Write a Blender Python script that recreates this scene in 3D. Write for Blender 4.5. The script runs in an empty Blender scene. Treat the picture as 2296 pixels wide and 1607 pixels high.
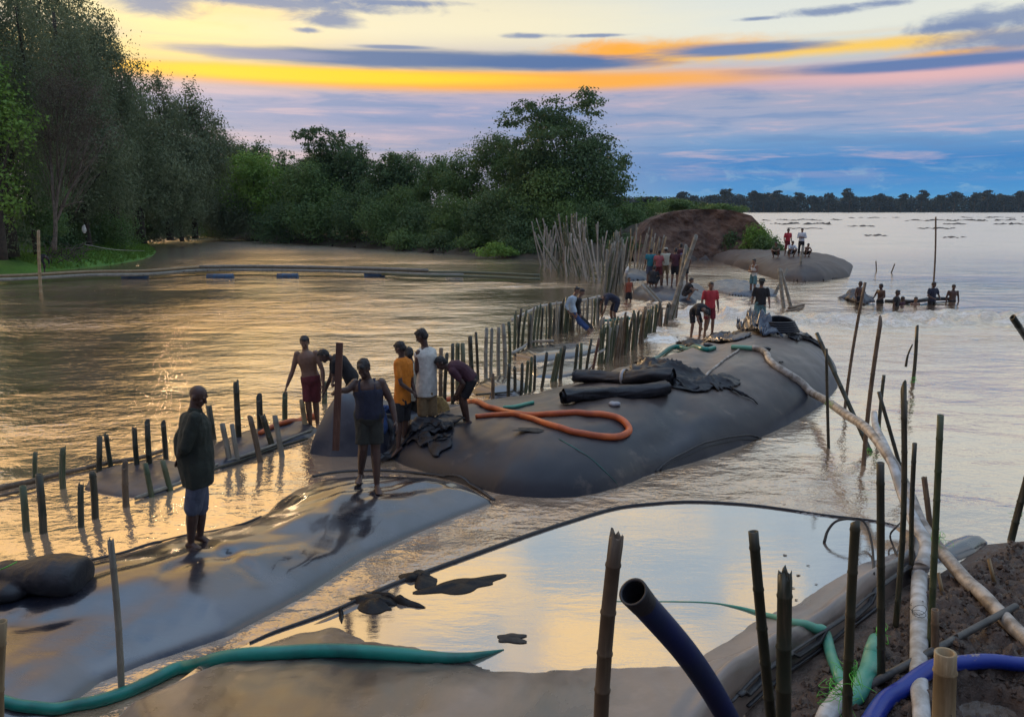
import bpy, bmesh, math, random
import numpy as np
from mathutils import Vector, Matrix

random.seed(7)
rng = np.random.default_rng(11)
SC = bpy.context.scene
COL = SC.collection

# ------------------------------------------------------------------ camera
CH, FPX, CX, CY = 3.9, 1750.0, 1148.0, 803.5
TH = math.atan(335.0 / FPX)
CT, ST = math.cos(TH), math.sin(TH)
cam_d = bpy.data.cameras.new('camera'); cam = bpy.data.objects.new('camera', cam_d); COL.objects.link(cam)
cam.location = (0, 0, CH); cam.rotation_euler = (math.pi/2 - TH, 0, 0)
cam_d.sensor_fit = 'HORIZONTAL'; cam_d.angle = 2*math.atan(CX/FPX)
cam_d.clip_start = 0.05; cam_d.clip_end = 12000
SC.camera = cam

def ray(px, py):
    a = (px-CX)/FPX; b = (CY-py)/FPX
    return Vector((a, CT + b*ST, -ST + b*CT))
def PZ(px, py, z=0.0):
    r = ray(px, py); t = (z-CH)/r.z
    return Vector((r.x*t, r.y*t, z))
def PY(px, py, Y):
    r = ray(px, py); t = Y/r.y
    return Vector((r.x*t, Y, CH + r.z*t))
def lin(c):
    return tuple(((v/255)/12.92 if v/255 <= .04045 else ((v/255+.055)/1.055)**2.4) for v in c)

# ------------------------------------------------------------------ exposure / view
SC.view_settings.view_transform = 'Standard'
SC.view_settings.look = 'None'
SC.view_settings.exposure = 0.74
SC.view_settings.gamma = 1.0
SC.view_settings.use_curve_mapping = False
SC.cycles.max_bounces = 6
SC.cycles.diffuse_bounces = 3
SC.cycles.glossy_bounces = 4
SC.cycles.transparent_max_bounces = 8
SC.cycles.volume_bounces = 1
SC.cycles.use_denoising = True

# ------------------------------------------------------------------ node helper
class NT:
    def __init__(s, tree): s.t = tree
    def n(s, ty, **kw):
        o = s.t.nodes.new(ty)
        for k, v in kw.items(): setattr(o, k, v)
        return o
    def lk(s, a, b): s.t.links.new(a, b)
    def put(s, sock, v):
        if hasattr(v, 'is_linked') or hasattr(v, 'links'): s.lk(v, sock)
        else: sock.default_value = v
    def m(s, op, *a, clamp=False):
        o = s.n('ShaderNodeMath', operation=op, use_clamp=clamp)
        for i, v in enumerate(a): s.put(o.inputs[i], v)
        return o.outputs[0]
    def ss(s, v, a, b, c=0.0, d=1.0):
        o = s.n('ShaderNodeMapRange', interpolation_type='SMOOTHSTEP')
        s.put(o.inputs[0], v); o.inputs[1].default_value = a; o.inputs[2].default_value = b
        o.inputs[3].default_value = c; o.inputs[4].default_value = d
        return o.outputs[0]
    def mixc(s, f, a, b, blend='MIX'):
        o = s.n('ShaderNodeMix', data_type='RGBA', blend_type=blend)
        s.put(o.inputs[0], f)
        for i, v in ((6, a), (7, b)):
            if isinstance(v, tuple): v = tuple(v[:3]) + (1.0,)
            s.put(o.inputs[i], v)
        return o.outputs[2]
    def ramp(s, f, stops, interp='LINEAR'):
        o = s.n('ShaderNodeValToRGB'); cr = o.color_ramp; cr.interpolation = interp
        while len(cr.elements) < len(stops): cr.elements.new(.5)
        for e, (p, c) in zip(cr.elements, stops):
            e.position = p; e.color = tuple(c[:3]) + (1.0,)
        s.put(o.inputs[0], f); return o.outputs[0]
    def noise(s, vec, scale=1.0, detail=4.0, rough=.5, dist=0.0):
        o = s.n('ShaderNodeTexNoise'); s.put(o.inputs['Vector'], vec)
        o.inputs['Scale'].default_value = scale; o.inputs['Detail'].default_value = detail
        o.inputs['Roughness'].default_value = rough; o.inputs['Distortion'].default_value = dist
        return o.outputs[0]
    def vec(s, x, y, z=0.0):
        o = s.n('ShaderNodeCombineXYZ')
        for i, v in enumerate((x, y, z)): s.put(o.inputs[i], v)
        return o.outputs[0]
    def scalev(s, v, sc):
        o = s.n('ShaderNodeMapping'); s.put(o.inputs[0], v); o.inputs['Scale'].default_value = sc
        return o.outputs[0]

# ------------------------------------------------------------------ world: sunset sky with streaky clouds
SUN_AZ, SUN_EL = math.radians(-24.5), math.radians(8.0)
world = bpy.data.worlds.new('World'); SC.world = world; world.use_nodes = True
def build_sky():
    T = world.node_tree; T.nodes.clear(); N = NT(T)
    tc = N.n('ShaderNodeTexCoord'); sep = N.n('ShaderNodeSeparateXYZ'); N.lk(tc.outputs['Generated'], sep.inputs[0])
    X, Y, Z = sep.outputs
    az = N.m('MULTIPLY', N.m('ARCTAN2', X, Y), 180/math.pi)
    el = N.m('MULTIPLY', N.m('ARCSINE', Z), 180/math.pi)
    def ae(px, py):
        r = ray(px, py).normalized()
        return math.degrees(math.atan2(r.x, r.y)), math.degrees(math.asin(r.z))
    # streak noises in angle space
    n1 = N.noise(N.vec(N.m('MULTIPLY', az, .045), N.m('MULTIPLY', el, .42), 3.1), 1.0, 6, .58)
    n2 = N.noise(N.vec(N.m('MULTIPLY', az, .12), N.m('MULTIPLY', el, 1.3), 9.7), 1.0, 6, .62, .3)
    n3 = N.noise(N.vec(N.m('MULTIPLY', az, .35), N.m('MULTIPLY', el, .9), 1.7), 1.0, 8, .65, .4)
    n1c = N.m('SUBTRACT', n1, .5); n2c = N.m('SUBTRACT', n2, .5); n3c = N.m('SUBTRACT', n3, .5)
    elw = N.m('ADD', N.m('ADD', el, N.m('MULTIPLY', n2c, 1.1)), N.m('MULTIPLY', n1c, .8))
    E = N.m('DIVIDE', elw, 90.0, clamp=True)
    def st(l): return [(a/90.0, lin(c)) for a, c in l]
    left = N.ramp(E, st([(0, (160, 168, 190)), (2.5, (158, 165, 192)), (4.5, (172, 168, 194)), (6.2, (134, 154, 198)), (7.6, (176, 172, 200)),
                         (8.7, (236, 190, 150)), (9.9, (255, 226, 150)), (10.8, (200, 190, 195)), (12.0, (255, 244, 205)), (14.5, (255, 232, 178)), (20, (255, 214, 146)), (33, (236, 196, 156)), (60, (150, 178, 210)), (90, (128, 160, 200))]))
    right = N.ramp(E, st([(0, (112, 182, 220)), (1.2, (60, 146, 210)), (3.0, (48, 130, 200)), (4.4, (112, 158, 206)), (5.6, (158, 170, 202)), (7.4, (166, 170, 196)),
                          (8.6, (205, 178, 196)), (9.8, (200, 205, 205)), (11.3, (236, 238, 226)), (14, (226, 232, 228)), (20, (188, 204, 214)), (33, (168, 188, 206)), (60, (166, 186, 212)), (90, (160, 184, 212))]))
    hiw = N.ss(el, 11, 17)
    c = N.mixc(N.m('ADD', N.m('MULTIPLY', N.ss(az, -6, 17), N.m('SUBTRACT', 1.0, hiw)), N.m('MULTIPLY', N.ss(az, -22, -3), hiw)), left, right)
    # pink and blue streaks in the low bank of cloud
    low = N.m('MULTIPLY', N.ss(el, 9.2, 7.4), N.ss(el, 1.0, 4.0))
    c = N.mixc(N.m('MULTIPLY', N.m('MULTIPLY', N.ss(n2, .50, .68), low), .55), c, lin((214, 188, 200)))
    c = N.mixc(N.m('MULTIPLY', N.m('MULTIPLY', N.ss(n2, .50, .34), low), .55), c, lin((104, 142, 192)))
    # soft cumulus tops low on the right
    cu = N.m('MULTIPLY', N.m('MULTIPLY', N.ss(n3, .50, .62), N.ss(el, .6, 1.6)), N.m('MULTIPLY', N.ss(el, 3.4, 2.0), N.ss(az, 4, 14)))
    c = N.mixc(N.m('MULTIPLY', cu, .4), c, lin((150, 188, 214)))
    def blob(px, py, rx, ry, soft=.55, kn=1.6, nz=None):
        a, e = ae(px, py); ra = rx/FPX*57.3; re = ry/FPX*57.3
        dx = N.m('DIVIDE', N.m('SUBTRACT', az, a), ra); dy = N.m('DIVIDE', N.m('SUBTRACT', el, e), re)
        d = N.m('SQRT', N.m('ADD', N.m('MULTIPLY', dx, dx), N.m('MULTIPLY', dy, dy)))
        d = N.m('ADD', d, N.m('MULTIPLY', nz or n2c, kn))
        return N.ss(d, 1.0+soft*.5, 1.0-soft)
    def add(c, f, col, k=1.0): return N.mixc(N.m('MULTIPLY', f, k) if k != 1 else f, c, col)
    B = lambda c3, s=1.0: tuple(v*s for v in lin(c3))
    # bright cream / gold glow near the hidden sun
    c = add(c, blob(470, 60, 330, 62, .9, 1.2), B((255, 226, 140), 1.25), .85)
    c = add(c, blob(560, 30, 160, 26, .9, 2.0, n3c), B((255, 205, 90), 1.2), .7)
    c = add(c, blob(900, 60, 560, 60, .9, .8), B((255, 243, 208)), .7)
    # orange sheet
    c = add(c, blob(1000, 182, 830, 22, .55, .5), B((255, 176, 70), 1.05))
    c = add(c, blob(720, 170, 460, 17, .6, .5), B((255, 202, 28), 1.25))
    c = add(c, blob(1480, 118, 250, 26, .8, 1.5, n3c), B((255, 182, 60), 1.05), .95)
    c = add(c, blob(1380, 112, 80, 20, .8, 1.8, n3c), B((255, 170, 40), 1.1), .8)
    c = add(c, blob(1900, 105, 340, 15, .8, 1.0, n3c), B((255, 206, 90), 1.05), .95)
    c = add(c, blob(2150, 118, 120, 8, .8, 1.0), B((250, 180, 60), 1.05), .8)
    c = add(c, blob(2100, 166, 330, 18, .9, 1.0), B((244, 190, 186)), .75)
    # blue grey bars
    c = add(c, blob(960, 135, 500, 20, .5, .9), B((98, 124, 168)))
    c = add(c, blob(1240, 142, 240, 15, .6, .9), B((84, 116, 168)))
    c = add(c, blob(560, 120, 170, 11, .6, 1.2), B((150, 156, 186)), .8)
    c = add(c, blob(880, 106, 90, 5, .6, .8), B((120, 140, 178)), .9)
    c = add(c, blob(1650, 110, 180, 13, .6, 1.1), B((96, 128, 180)), .95)
    c = add(c, blob(2080, 142, 340, 14, .6, 1.0), B((92, 124, 178)), .95)
    c = add(c, blob(1860, 78, 160, 5, .7, 1.5), B((235, 225, 205)), .6)
    # broken dark clouds at the top
    for a in ((610, 6, 300, 15), (740, 48, 75, 13), (690, 68, 28, 6), (860, 6, 150, 7), (1190, 81, 60, 6), (1340, 80, 70, 4), (1870, 24, 90, 9), (1990, 8, 55, 8),
              (2220, 42, 130, 20), (2120, 62, 80, 9), (2250, 84, 130, 20), (1700, 42, 40, 4), (330, 8, 90, 22)):
        c = add(c, blob(*a, .7, 2.0, n3c), B((122, 142, 182)), .88)
    # high cloud above the frame, lit gold from below
    hi = N.vec(N.m('DIVIDE', X, N.m('ADD', Z, .15)), N.m('DIVIDE', Y, N.m('ADD', Z, .15)), 0.0)
    hn = N.noise(hi, 1.15, 8, .6, .6)
    hf = N.m('MULTIPLY', N.ss(hn, .50, .66), N.m('MULTIPLY', N.ss(el, 14, 24), N.ss(el, 75, 40)))
    west = N.ss(az, 60, -30)
    gn = N.noise(N.vec(N.m('MULTIPLY', az, .30), N.m('MULTIPLY', el, .75), 5.3), 1.0, 8, .68, .8)
    for (ga, ge, gra, gre, gk) in ((6, 30.5, 7, 4.0, .85), (-5, 27, 7, 3.2, .8), (13, 32, 4, 3.0, .7), (19, 27, 3, 2.6, .6), (9, 22.3, 9, .9, .6), (-14, 31, 6, 5, .7)):
        ddx = N.m('DIVIDE', N.m('SUBTRACT', az, ga), gra); ddy = N.m('DIVIDE', N.m('SUBTRACT', el, ge), gre)
        dd = N.m('ADD', N.m('SQRT', N.m('ADD', N.m('MULTIPLY', ddx, ddx), N.m('MULTIPLY', ddy, ddy))), N.m('MULTIPLY', N.m('SUBTRACT', gn, .5), 3.2))
        c = N.mixc(N.m('MULTIPLY', N.ss(dd, 1.2, .45), gk), c, B((255, 212, 140), 1.45))
    warm = N.mixc(west, B((226, 210, 206), 1.0), B((255, 206, 140), 1.3))
    c = N.mixc(N.m('MULTIPLY', hf, .8), c, warm)
    hb = N.m('MULTIPLY', N.ss(hn, .44, .36), N.ss(el, 14, 24))
    c = N.mixc(N.m('MULTIPLY', hb, .35), c, B((110, 140, 184)))
    # below the horizon: dull haze
    c = N.mixc(N.ss(el, -.2, -2.0), c, B((110, 120, 128)))
    c = N.mixc(1.0, c, N.vec(*[N.ss(el, 28, 85, 1.0, 2.2)]*3), 'MULTIPLY')
    c = N.mixc(1.0, c, N.vec(*[N.ss(el, 14, 22, .61, .76)]*3), 'MULTIPLY')
    # glow of the low sun spreading up the western sky
    gx = N.m('DIVIDE', N.m('ADD', az, 25.0), 22.0); gy = N.m('DIVIDE', N.m('SUBTRACT', el, 22.0), 16.0)
    gl = N.ss(N.m('SQRT', N.m('ADD', N.m('MULTIPLY', gx, gx), N.m('MULTIPLY', gy, gy))), 1.3, .1)
    c = N.mixc(N.m('MULTIPLY', N.m('MULTIPLY', gl, N.ss(el, 14.0, 19.0)), .7), c, B((255, 206, 128), 1.05))
    # the eastern half of the sky, away from the sunset, is already dusky
    east = N.m('MULTIPLY', N.ss(Y, .25, -.75), N.ss(el, 75, 35))
    c = N.mixc(N.m('MULTIPLY', east, .85), c, B((100, 118, 158), .75))
    # physical sky mixed in for the general daylight tint
    sky = N.n('ShaderNodeTexSky', sky_type='NISHITA'); sky.sun_disc = False
    sky.sun_elevation = SUN_EL; sky.sun_rotation = SUN_AZ
    skb = N.n('ShaderNodeBackground'); N.lk(sky.outputs[0], skb.inputs[0]); skb.inputs[1].default_value = .05
    bg = N.n('ShaderNodeBackground'); N.lk(c, bg.inputs[0]); bg.inputs[1].default_value = 0.98
    mx = N.n('ShaderNodeMixShader'); mx.inputs[0].default_value = .06
    N.lk(bg.outputs[0], mx.inputs[1]); N.lk(skb.outputs[0], mx.inputs[2])
    out = N.n('ShaderNodeOutputWorld'); N.lk(mx.outputs[0], out.inputs[0])
build_sky()
world.cycles.sampling_method = 'MANUAL'; world.cycles.sample_map_resolution = 1024

sun_d = bpy.data.lights.new('sun', 'SUN'); sun = bpy.data.objects.new('sun', sun_d); COL.objects.link(sun)
sun_d.energy = 0.9; sun_d.angle = math.radians(6.0); sun_d.color = (1.0, .66, .36)
sd = Vector((math.sin(SUN_AZ)*math.cos(SUN_EL), math.cos(SUN_AZ)*math.cos(SUN_EL), math.sin(SUN_EL)))
sun.rotation_euler = sd.to_track_quat('Z', 'Y').to_euler(); sun.location = (-30, 60, 30)

# ------------------------------------------------------------------ numpy noise
_perm = np.random.default_rng(5).permutation(256); _perm = np.concatenate([_perm, _perm, _perm])
def vnoise(x, y, z=0.0):
    x = np.asarray(x, float); y = np.asarray(y, float); z = np.zeros_like(x)+z
    xi = np.floor(x).astype(int); yi = np.floor(y).astype(int); zi = np.floor(z).astype(int)
    xf = x-xi; yf = y-yi; zf = z-zi
    u = xf*xf*(3-2*xf); v = yf*yf*(3-2*yf); w = zf*zf*(3-2*zf)
    def h(a, b, c): return _perm[(_perm[(_perm[a & 255]+b) & 255]+c) & 255]/127.5-1
    r = 0
    for dx in (0, 1):
        for dy in (0, 1):
            for dz in (0, 1):
                r = r + h(xi+dx, yi+dy, zi+dz)*(u if dx else 1-u)*(v if dy else 1-v)*(w if dz else 1-w)
    return r
def fbm(x, y, z=0.0, o=4, g=.5):
    r = 0; a = 1.0; f = 1.0
    for i in range(o):
        r = r+a*vnoise(np.asarray(x)*f+17*i, np.asarray(y)*f-9*i, np.asarray(z)*f+5*i); a *= g; f *= 2.03
    return r

# ------------------------------------------------------------------ mesh / object helpers
def mesh_of(name, V, F, smooth=True):
    me = bpy.data.meshes.new(name)
    me.from_pydata([tuple(v) for v in V] if not isinstance(V, np.ndarray) else V.tolist(), [], F if not isinstance(F, np.ndarray) else F.tolist())
    if smooth: me.shade_smooth()
    me.update(); return me
def obj(name, me, mat=None, parent=None, loc=None, **props):
    o = bpy.data.objects.new(name, me); COL.objects.link(o)
    if mat is not None and me is not None and not me.materials: me.materials.append(mat)
    if parent is not None: o.parent = parent
    if loc is not None: o.location = loc
    for k, v in props.items(): o[k] = v
    return o
def tag(o, label, cat, group=None):
    o['label'] = label; o['category'] = cat
    if group: o['group'] = group
    return o
def empty(name, loc): 
    o = bpy.data.objects.new(name, None); COL.objects.link(o); o.location = loc; o.empty_display_size = .2
    return o
class MB:
    """collects pieces into one mesh"""
    def __init__(s): s.V = []; s.F = []
    def add(s, V, F):
        n = len(s.V); s.V += [tuple(v) for v in V]; s.F += [tuple(i+n for i in f) for f in F]
    def loft(s, rings, caps=True, closed=True):
        n = len(rings[0]); b = len(s.V)
        for r in rings: s.V += [tuple(v) for v in r]
        for k in range(len(rings)-1):
            for i in range(n if closed else n-1):
                j = (i+1) % n
                s.F.append((b+k*n+i, b+k*n+j, b+(k+1)*n+j, b+(k+1)*n+i))
        if caps:
            s.F.append(tuple(b+i for i in range(n))[::-1]); s.F.append(tuple(b+(len(rings)-1)*n+i for i in range(n)))
    def mesh(s, name, smooth=True, origin=None):
        V = s.V if origin is None else [(v[0]-origin[0], v[1]-origin[1], v[2]-origin[2]) for v in s.V]
        return mesh_of(name, V, s.F, smooth)
def frame(d, up=Vector((0, 0, 1))):
    d = d.normalized(); 
    if abs(d.dot(up)) > .97: up = Vector((0, 1, 0))
    a = d.cross(up).normalized(); b = a.cross(d).normalized()
    return a, b
def ring(c, a, b, ra, rb, n=12, ph=0.0):
    return [c + a*(math.cos(2*math.pi*i/n+ph)*ra) + b*(math.sin(2*math.pi*i/n+ph)*rb) for i in range(n)]
def spline(pts, per=8):
    P = [Vector(p) for p in pts]; out = []
    P = [P[0]*2-P[1]] + P + [P[-1]*2-P[-2]]
    for i in range(1, len(P)-2):
        for k in range(per):
            t = k/per; p0, p1, p2, p3 = P[i-1:i+3]
            out.append(.5*((2*p1) + (p2-p0)*t + (2*p0-5*p1+4*p2-p3)*t*t + (3*p1-p0-3*p2+p3)*t**3))
    out.append(P[-2]); return out
def tube_mb(mb, pts, r, n=12, flat=1.0, caps=True, up=Vector((0, 0, 1))):
    R = r if isinstance(r, (list, tuple)) else [r]
    m = len(pts); rings = []
    for i, p in enumerate(pts):
        d = pts[min(i+1, m-1)]-pts[max(i-1, 0)]
        if d.length < 1e-9: d = Vector((0, 0, 1))
        a, b = frame(d, up)
        t = i/(m-1)*(len(R)-1); k = min(int(t), len(R)-2) if len(R) > 1 else 0
        rr = R[0] if len(R) == 1 else R[k]*(1-(t-k))+R[k+1]*(t-k)
        rings.append(ring(p, a, b, rr, rr*flat, n))
    mb.loft(rings, caps)

# ------------------------------------------------------------------ materials
def newmat(name):
    m = bpy.data.materials.new(name); m.use_nodes = True
    N = NT(m.node_tree); b = m.node_tree.nodes['Principled BSDF']
    tc = N.n('ShaderNodeTexCoord')
    return m, N, b, tc.outputs['Object'], tc.outputs['Generated']
def setb(N, b, **k):
    names = {'base': 'Base Color', 'rough': 'Roughness', 'ior': 'IOR', 'metal': 'Metallic', 'spec': 'Specular IOR Level', 'coat': 'Coat Weight', 'coatr': 'Coat Roughness', 'sheen': 'Sheen Weight', 'sss': 'Subsurface Weight', 'trans': 'Transmission Weight'}
    for a, v in k.items():
        if isinstance(v, tuple) and len(v) == 3: v = v+(1.0,)
        N.put(b.inputs[names[a]], v)
def bump(N, b, h, strength=.5, dist=.02):
    o = N.n('ShaderNodeBump'); o.inputs['Strength'].default_value = strength; o.inputs['Distance'].default_value = dist
    N.put(o.inputs['Height'], h); N.lk(o.outputs[0], b.inputs['Normal']); return o
def simple(name, c1, c2=None, scale=6.0, rough=.7, bs=.3, bd=.01, **k):
    m, N, b, ob, gen = newmat(name)
    c2 = c2 or tuple(v*.6 for v in c1)
    n = N.noise(ob, scale, 6, .6)
    setb(N, b, base=N.mixc(N.ss(n, .35, .65), c1, c2), rough=rough, **k)
    bump(N, b, N.noise(ob, scale*3, 5, .6), bs, bd)
    return m

def mirror(m, N, b, base_fac, fres, rough, tint=(1, 1, 1)):
    """film of water over a material: a clear reflection mixed over it, stronger at grazing angles"""
    g = N.n('ShaderNodeBsdfGlossy'); N.put(g.inputs['Color'], tuple(tint)+(1.0,)); N.put(g.inputs['Roughness'], rough)
    f = N.n('ShaderNodeFresnel'); f.inputs['IOR'].default_value = 1.4
    nl = b.inputs['Normal'].links
    if nl:
        N.lk(nl[0].from_socket, g.inputs['Normal']); N.lk(nl[0].from_socket, f.inputs['Normal'])
    fac = N.m('ADD', base_fac, N.m('MULTIPLY', f.outputs[0], fres), clamp=True)
    mx = N.n('ShaderNodeMixShader'); N.lk(fac, mx.inputs[0]); N.lk(b.outputs[0], mx.inputs[1]); N.lk(g.outputs[0], mx.inputs[2])
    N.lk(mx.outputs[0], m.node_tree.nodes['Material Output'].inputs[0])
def water_mat():
    m, N, b, ob, gen = newmat('river_water')
    at = N.n('ShaderNodeAttribute', attribute_name='chop').outputs['Fac']
    n0 = N.noise(ob, .12, 3, .5)
    n1 = N.noise(N.scalev(ob, (.55, 1.0, 1)), 1.1, 4, .55, .3)
    n2 = N.noise(N.scalev(ob, (.7, 1.0, 1)), 4.2, 4, .6, .2)
    n3 = N.noise(ob, 15.0, 3, .6)
    h = N.m('ADD', N.m('MULTIPLY', n1, 1.0), N.m('ADD', N.m('MULTIPLY', n2, .34), N.m('MULTIPLY', n3, .05)))
    h = N.m('MULTIPLY', h, N.m('MULTIPLY', at, N.ss(n0, .3, .7, .65, 1.25)))
    bump(N, b, h, 1.0, .16)
    fo = N.n('ShaderNodeAttribute', attribute_name='foam').outputs['Fac']
    si = N.n('ShaderNodeAttribute', attribute_name='silt').outputs['Fac']
    sp = N.n('ShaderNodeSeparateXYZ'); N.lk(ob, sp.inputs[0]); dist = sp.outputs[1]   # ripples too small to resolve far off act as roughness
    mud = N.mixc(N.ss(N.noise(ob, .35, 5, .6), .35, .65), (.40, .275, .175), (.47, .34, .235))
    mud = N.mixc(N.m('MULTIPLY', si, N.ss(N.noise(N.scalev(ob, (.8, 1.6, 1)), 2.2, 7, .7, .8), .38, .62, .15, .9)), mud, (.20, .135, .085))
    mud = N.mixc(N.m('MULTIPLY', fo, N.ss(N.noise(ob, 3.0, 6, .7), .42, .62)), mud, (.62, .50, .40))
    mud = N.mixc(N.m('MULTIPLY', fo, N.ss(N.noise(N.scalev(ob, (.4, 1, 1)), 2.0, 6, .7), .55, .7)), mud, (.14, .09, .05))  # dark wave troughs painted into the broken water's colour
    setb(N, b, base=mud, rough=N.m('ADD', .06, N.m('MULTIPLY', fo, .3)), ior=1.4)
    mirror(m, N, b, N.m('ADD', N.m('MULTIPLY_ADD', fo, -.25, .50), N.m('MULTIPLY', si, -.34)), .7, N.m('ADD', N.ss(dist, 14, 90, .05, .27), N.m('MULTIPLY', fo, .2)), (1.0, .90, .79))
    return m
def wet_mat(name, base, base2, r1, r2, ior, sc=1.2, bs=.4, streak=(1, 1, 1), weave=True, film=None, dry=None):
    m, N, b, ob, gen = newmat(name)
    v = N.scalev(ob, streak)
    n = N.noise(v, sc, 7, .62, .4); n2 = N.noise(v, sc*3.3, 6, .65)
    c = N.mixc(N.ss(n, .38, .62), base, base2)
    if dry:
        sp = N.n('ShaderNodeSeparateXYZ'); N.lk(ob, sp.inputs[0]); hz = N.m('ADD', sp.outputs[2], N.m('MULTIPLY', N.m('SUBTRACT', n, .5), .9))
        c = N.mixc(N.ss(hz, dry[0], dry[1]), base, N.mixc(N.ss(n2, .4, .6), base2, tuple(x*.62 for x in base2)))  # wet low, dried silt high; the front's shade is painted in with it
    c = N.mixc(N.ss(n2, .58, .72, 0, .35), c, tuple(min(1, x*1.5+.01) for x in base2))
    setb(N, b, base=c, rough=N.ss(n, .3, .7, r1, r2), ior=ior)
    h = N.m('ADD', n, N.m('MULTIPLY', n2, .35))
    if weave: h = N.m('ADD', h, N.m('MULTIPLY', N.noise(ob, 120, 2, .5), .02))
    bump(N, b, h, bs, .03)
    if film: mirror(m, N, b, film[0], film[1], N.ss(n, .3, .7, film[2], film[3]))
    return m
def leaf_mat(name, c1, c2, c3, tr=.25, sc=.6):
    m, N, b, ob, gen = newmat(name)
    geo = N.n('ShaderNodeNewGeometry')
    ri = geo.outputs['Random Per Island']
    n = N.noise(ob, sc, 3, .6)
    c = N.mixc(N.ss(n, .35, .65), c1, c2); c = N.mixc(N.m('MULTIPLY', ri, .6), c, c3)
    oi = N.n('ShaderNodeObjectInfo').outputs['Random']
    c = N.mixc(N.m('MULTIPLY', oi, .35), c, tuple(x*.72 for x in c2))
    setb(N, b, base=c, rough=.55, spec=.3)
    tl = N.n('ShaderNodeBsdfTranslucent'); N.lk(c, tl.inputs[0])
    mx = N.n('ShaderNodeMixShader'); mx.inputs[0].default_value = tr
    N.lk(b.outputs[0], mx.inputs[1]); N.lk(tl.outputs[0], mx.inputs[2])
    out = m.node_tree.nodes['Material Output']; N.lk(mx.outputs[0], out.inputs[0])
    return m
def bamboo_mat(name, c1, c2, c3, rough=.45):
    """streaky culm: object z runs along the stake"""
    m, N, b, ob, gen = newmat(name)
    oi = N.n('ShaderNodeObjectInfo').outputs['Random']
    v = N.n('ShaderNodeVectorMath', operation='ADD'); N.lk(ob, v.inputs[0]); N.lk(N.vec(N.m('MULTIPLY', oi, 37.), N.m('MULTIPLY', oi, 11.), 0.0), v.inputs[1])
    s1 = N.noise(N.scalev(v.outputs[0], (22, 22, 1.6)), 1.0, 5, .65); s2 = N.noise(N.scalev(v.outputs[0], (3, 3, 3)), 1.0, 5, .6)
    c = N.mixc(N.ss(s2, .35, .65), c1, c2); c = N.mixc(N.ss(s1, .5, .68), c, c3)
    c = N.mixc(N.m('MULTIPLY', oi, .55), c, tuple(x*.5 for x in c2))
    setb(N, b, base=c, rough=rough); bump(N, b, s1, .5, .004)
    return m

M = {}
M['water'] = water_mat()
M['wet_bag'] = wet_mat('wet_geotextile', (.008, .010, .018), (.034, .030, .034), .2, .4, 1.5, .7, .25, (.5, 1.6, 1), film=(.07, .60, .04, .24))
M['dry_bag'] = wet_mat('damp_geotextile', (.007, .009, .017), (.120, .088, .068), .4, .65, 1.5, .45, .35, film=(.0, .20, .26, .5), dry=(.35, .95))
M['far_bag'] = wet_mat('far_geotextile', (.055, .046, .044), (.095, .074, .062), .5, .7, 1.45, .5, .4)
M['dark_bag'] = wet_mat('dark_geotextile', (.022, .026, .040), (.045, .045, .055), .3, .5, 1.6, 1.3, .5)
M['brown_bag'] = wet_mat('silted_geotextile', (.018, .015, .019), (.17, .12, .09), .3, .55, 1.5, .6, .35, film=(.04, .6, .2, .42))
M['black_fabric'] = wet_mat('black_fabric', (.005, .006, .010), (.012, .013, .018), .35, .55, 1.45, 4, .7)
M['blue_tarp'] = wet_mat('blue_grey_tarp', (.03, .045, .075), (.06, .075, .10), .25, .45, 1.6, 3, .7)
M['silt_water'] = wet_mat('pond_water', (.13, .10, .08), (.17, .135, .105), .1, .2, 1.33, 1.6, .11, (.5, 1.6, 1), False, film=(.46, .6, .0, .03))
M['black_reflection'] = simple('black_reflection_fabric', (.004, .004, .005), (.009, .009, .010), 9, .5, .5, .02, spec=.25)  # black stands in for reflections of dark things
M['seam'] = simple('seam_webbing', (.010, .010, .013), (.025, .024, .026), 12, .5)
M['teal_hose'] = simple('teal_hose', (.004, .19, .145), (.003, .10, .08), 2.5, .34, .15, ior=1.5)
M['pale_teal'] = simple('faded_teal_hose', (.045, .26, .18), (.12, .30, .20), 4, .4, .3)
M['orange_hose'] = simple('orange_hose', (.55, .12, .028), (.34, .065, .018), 3.5, .42, .2)
M['pale_pipe'] = simple('mud_streaked_pale_hose', (.40, .36, .31), (.16, .13, .10), 7, .5, .5, .012)
M['white_pipe'] = simple('white_layflat_hose', (.46, .46, .45), (.26, .24, .21), 6, .45, .3, .01)
M['blue_pipe'] = simple('navy_pipe', (.003, .012, .075), (.006, .018, .06), 4, .5, .2, .01)
def blue_mat():
    m, N, b, ob, gen = newmat('blue_hose_with_mud')
    n = N.noise(N.scalev(ob, (2.2, 6, 6)), 1.0, 7, .65, .5); setb(N, b, base=N.mixc(N.ss(n, .54, .60), (.006, .026, .23), (.27, .235, .19)), rough=N.ss(n, .5, .6, .32, .8)); bump(N, b, n, .4, .01); return m
M['blue_hose'] = blue_mat()
M['black_pole'] = simple('dark_grey_pole', (.035, .038, .038), (.08, .075, .065), 7, .5)
M['grey_strap'] = simple('grey_strap', (.30, .31, .33), (.2, .2, .22), 9, .5)
M['green_cord'] = simple('green_cord', (.10, .50, .04), (.06, .34, .04), 9, .5)
M['rope'] = simple('dark_rope', (.02, .019, .018), (.04, .036, .03), 20, .8)
M['mud'] = None
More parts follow.
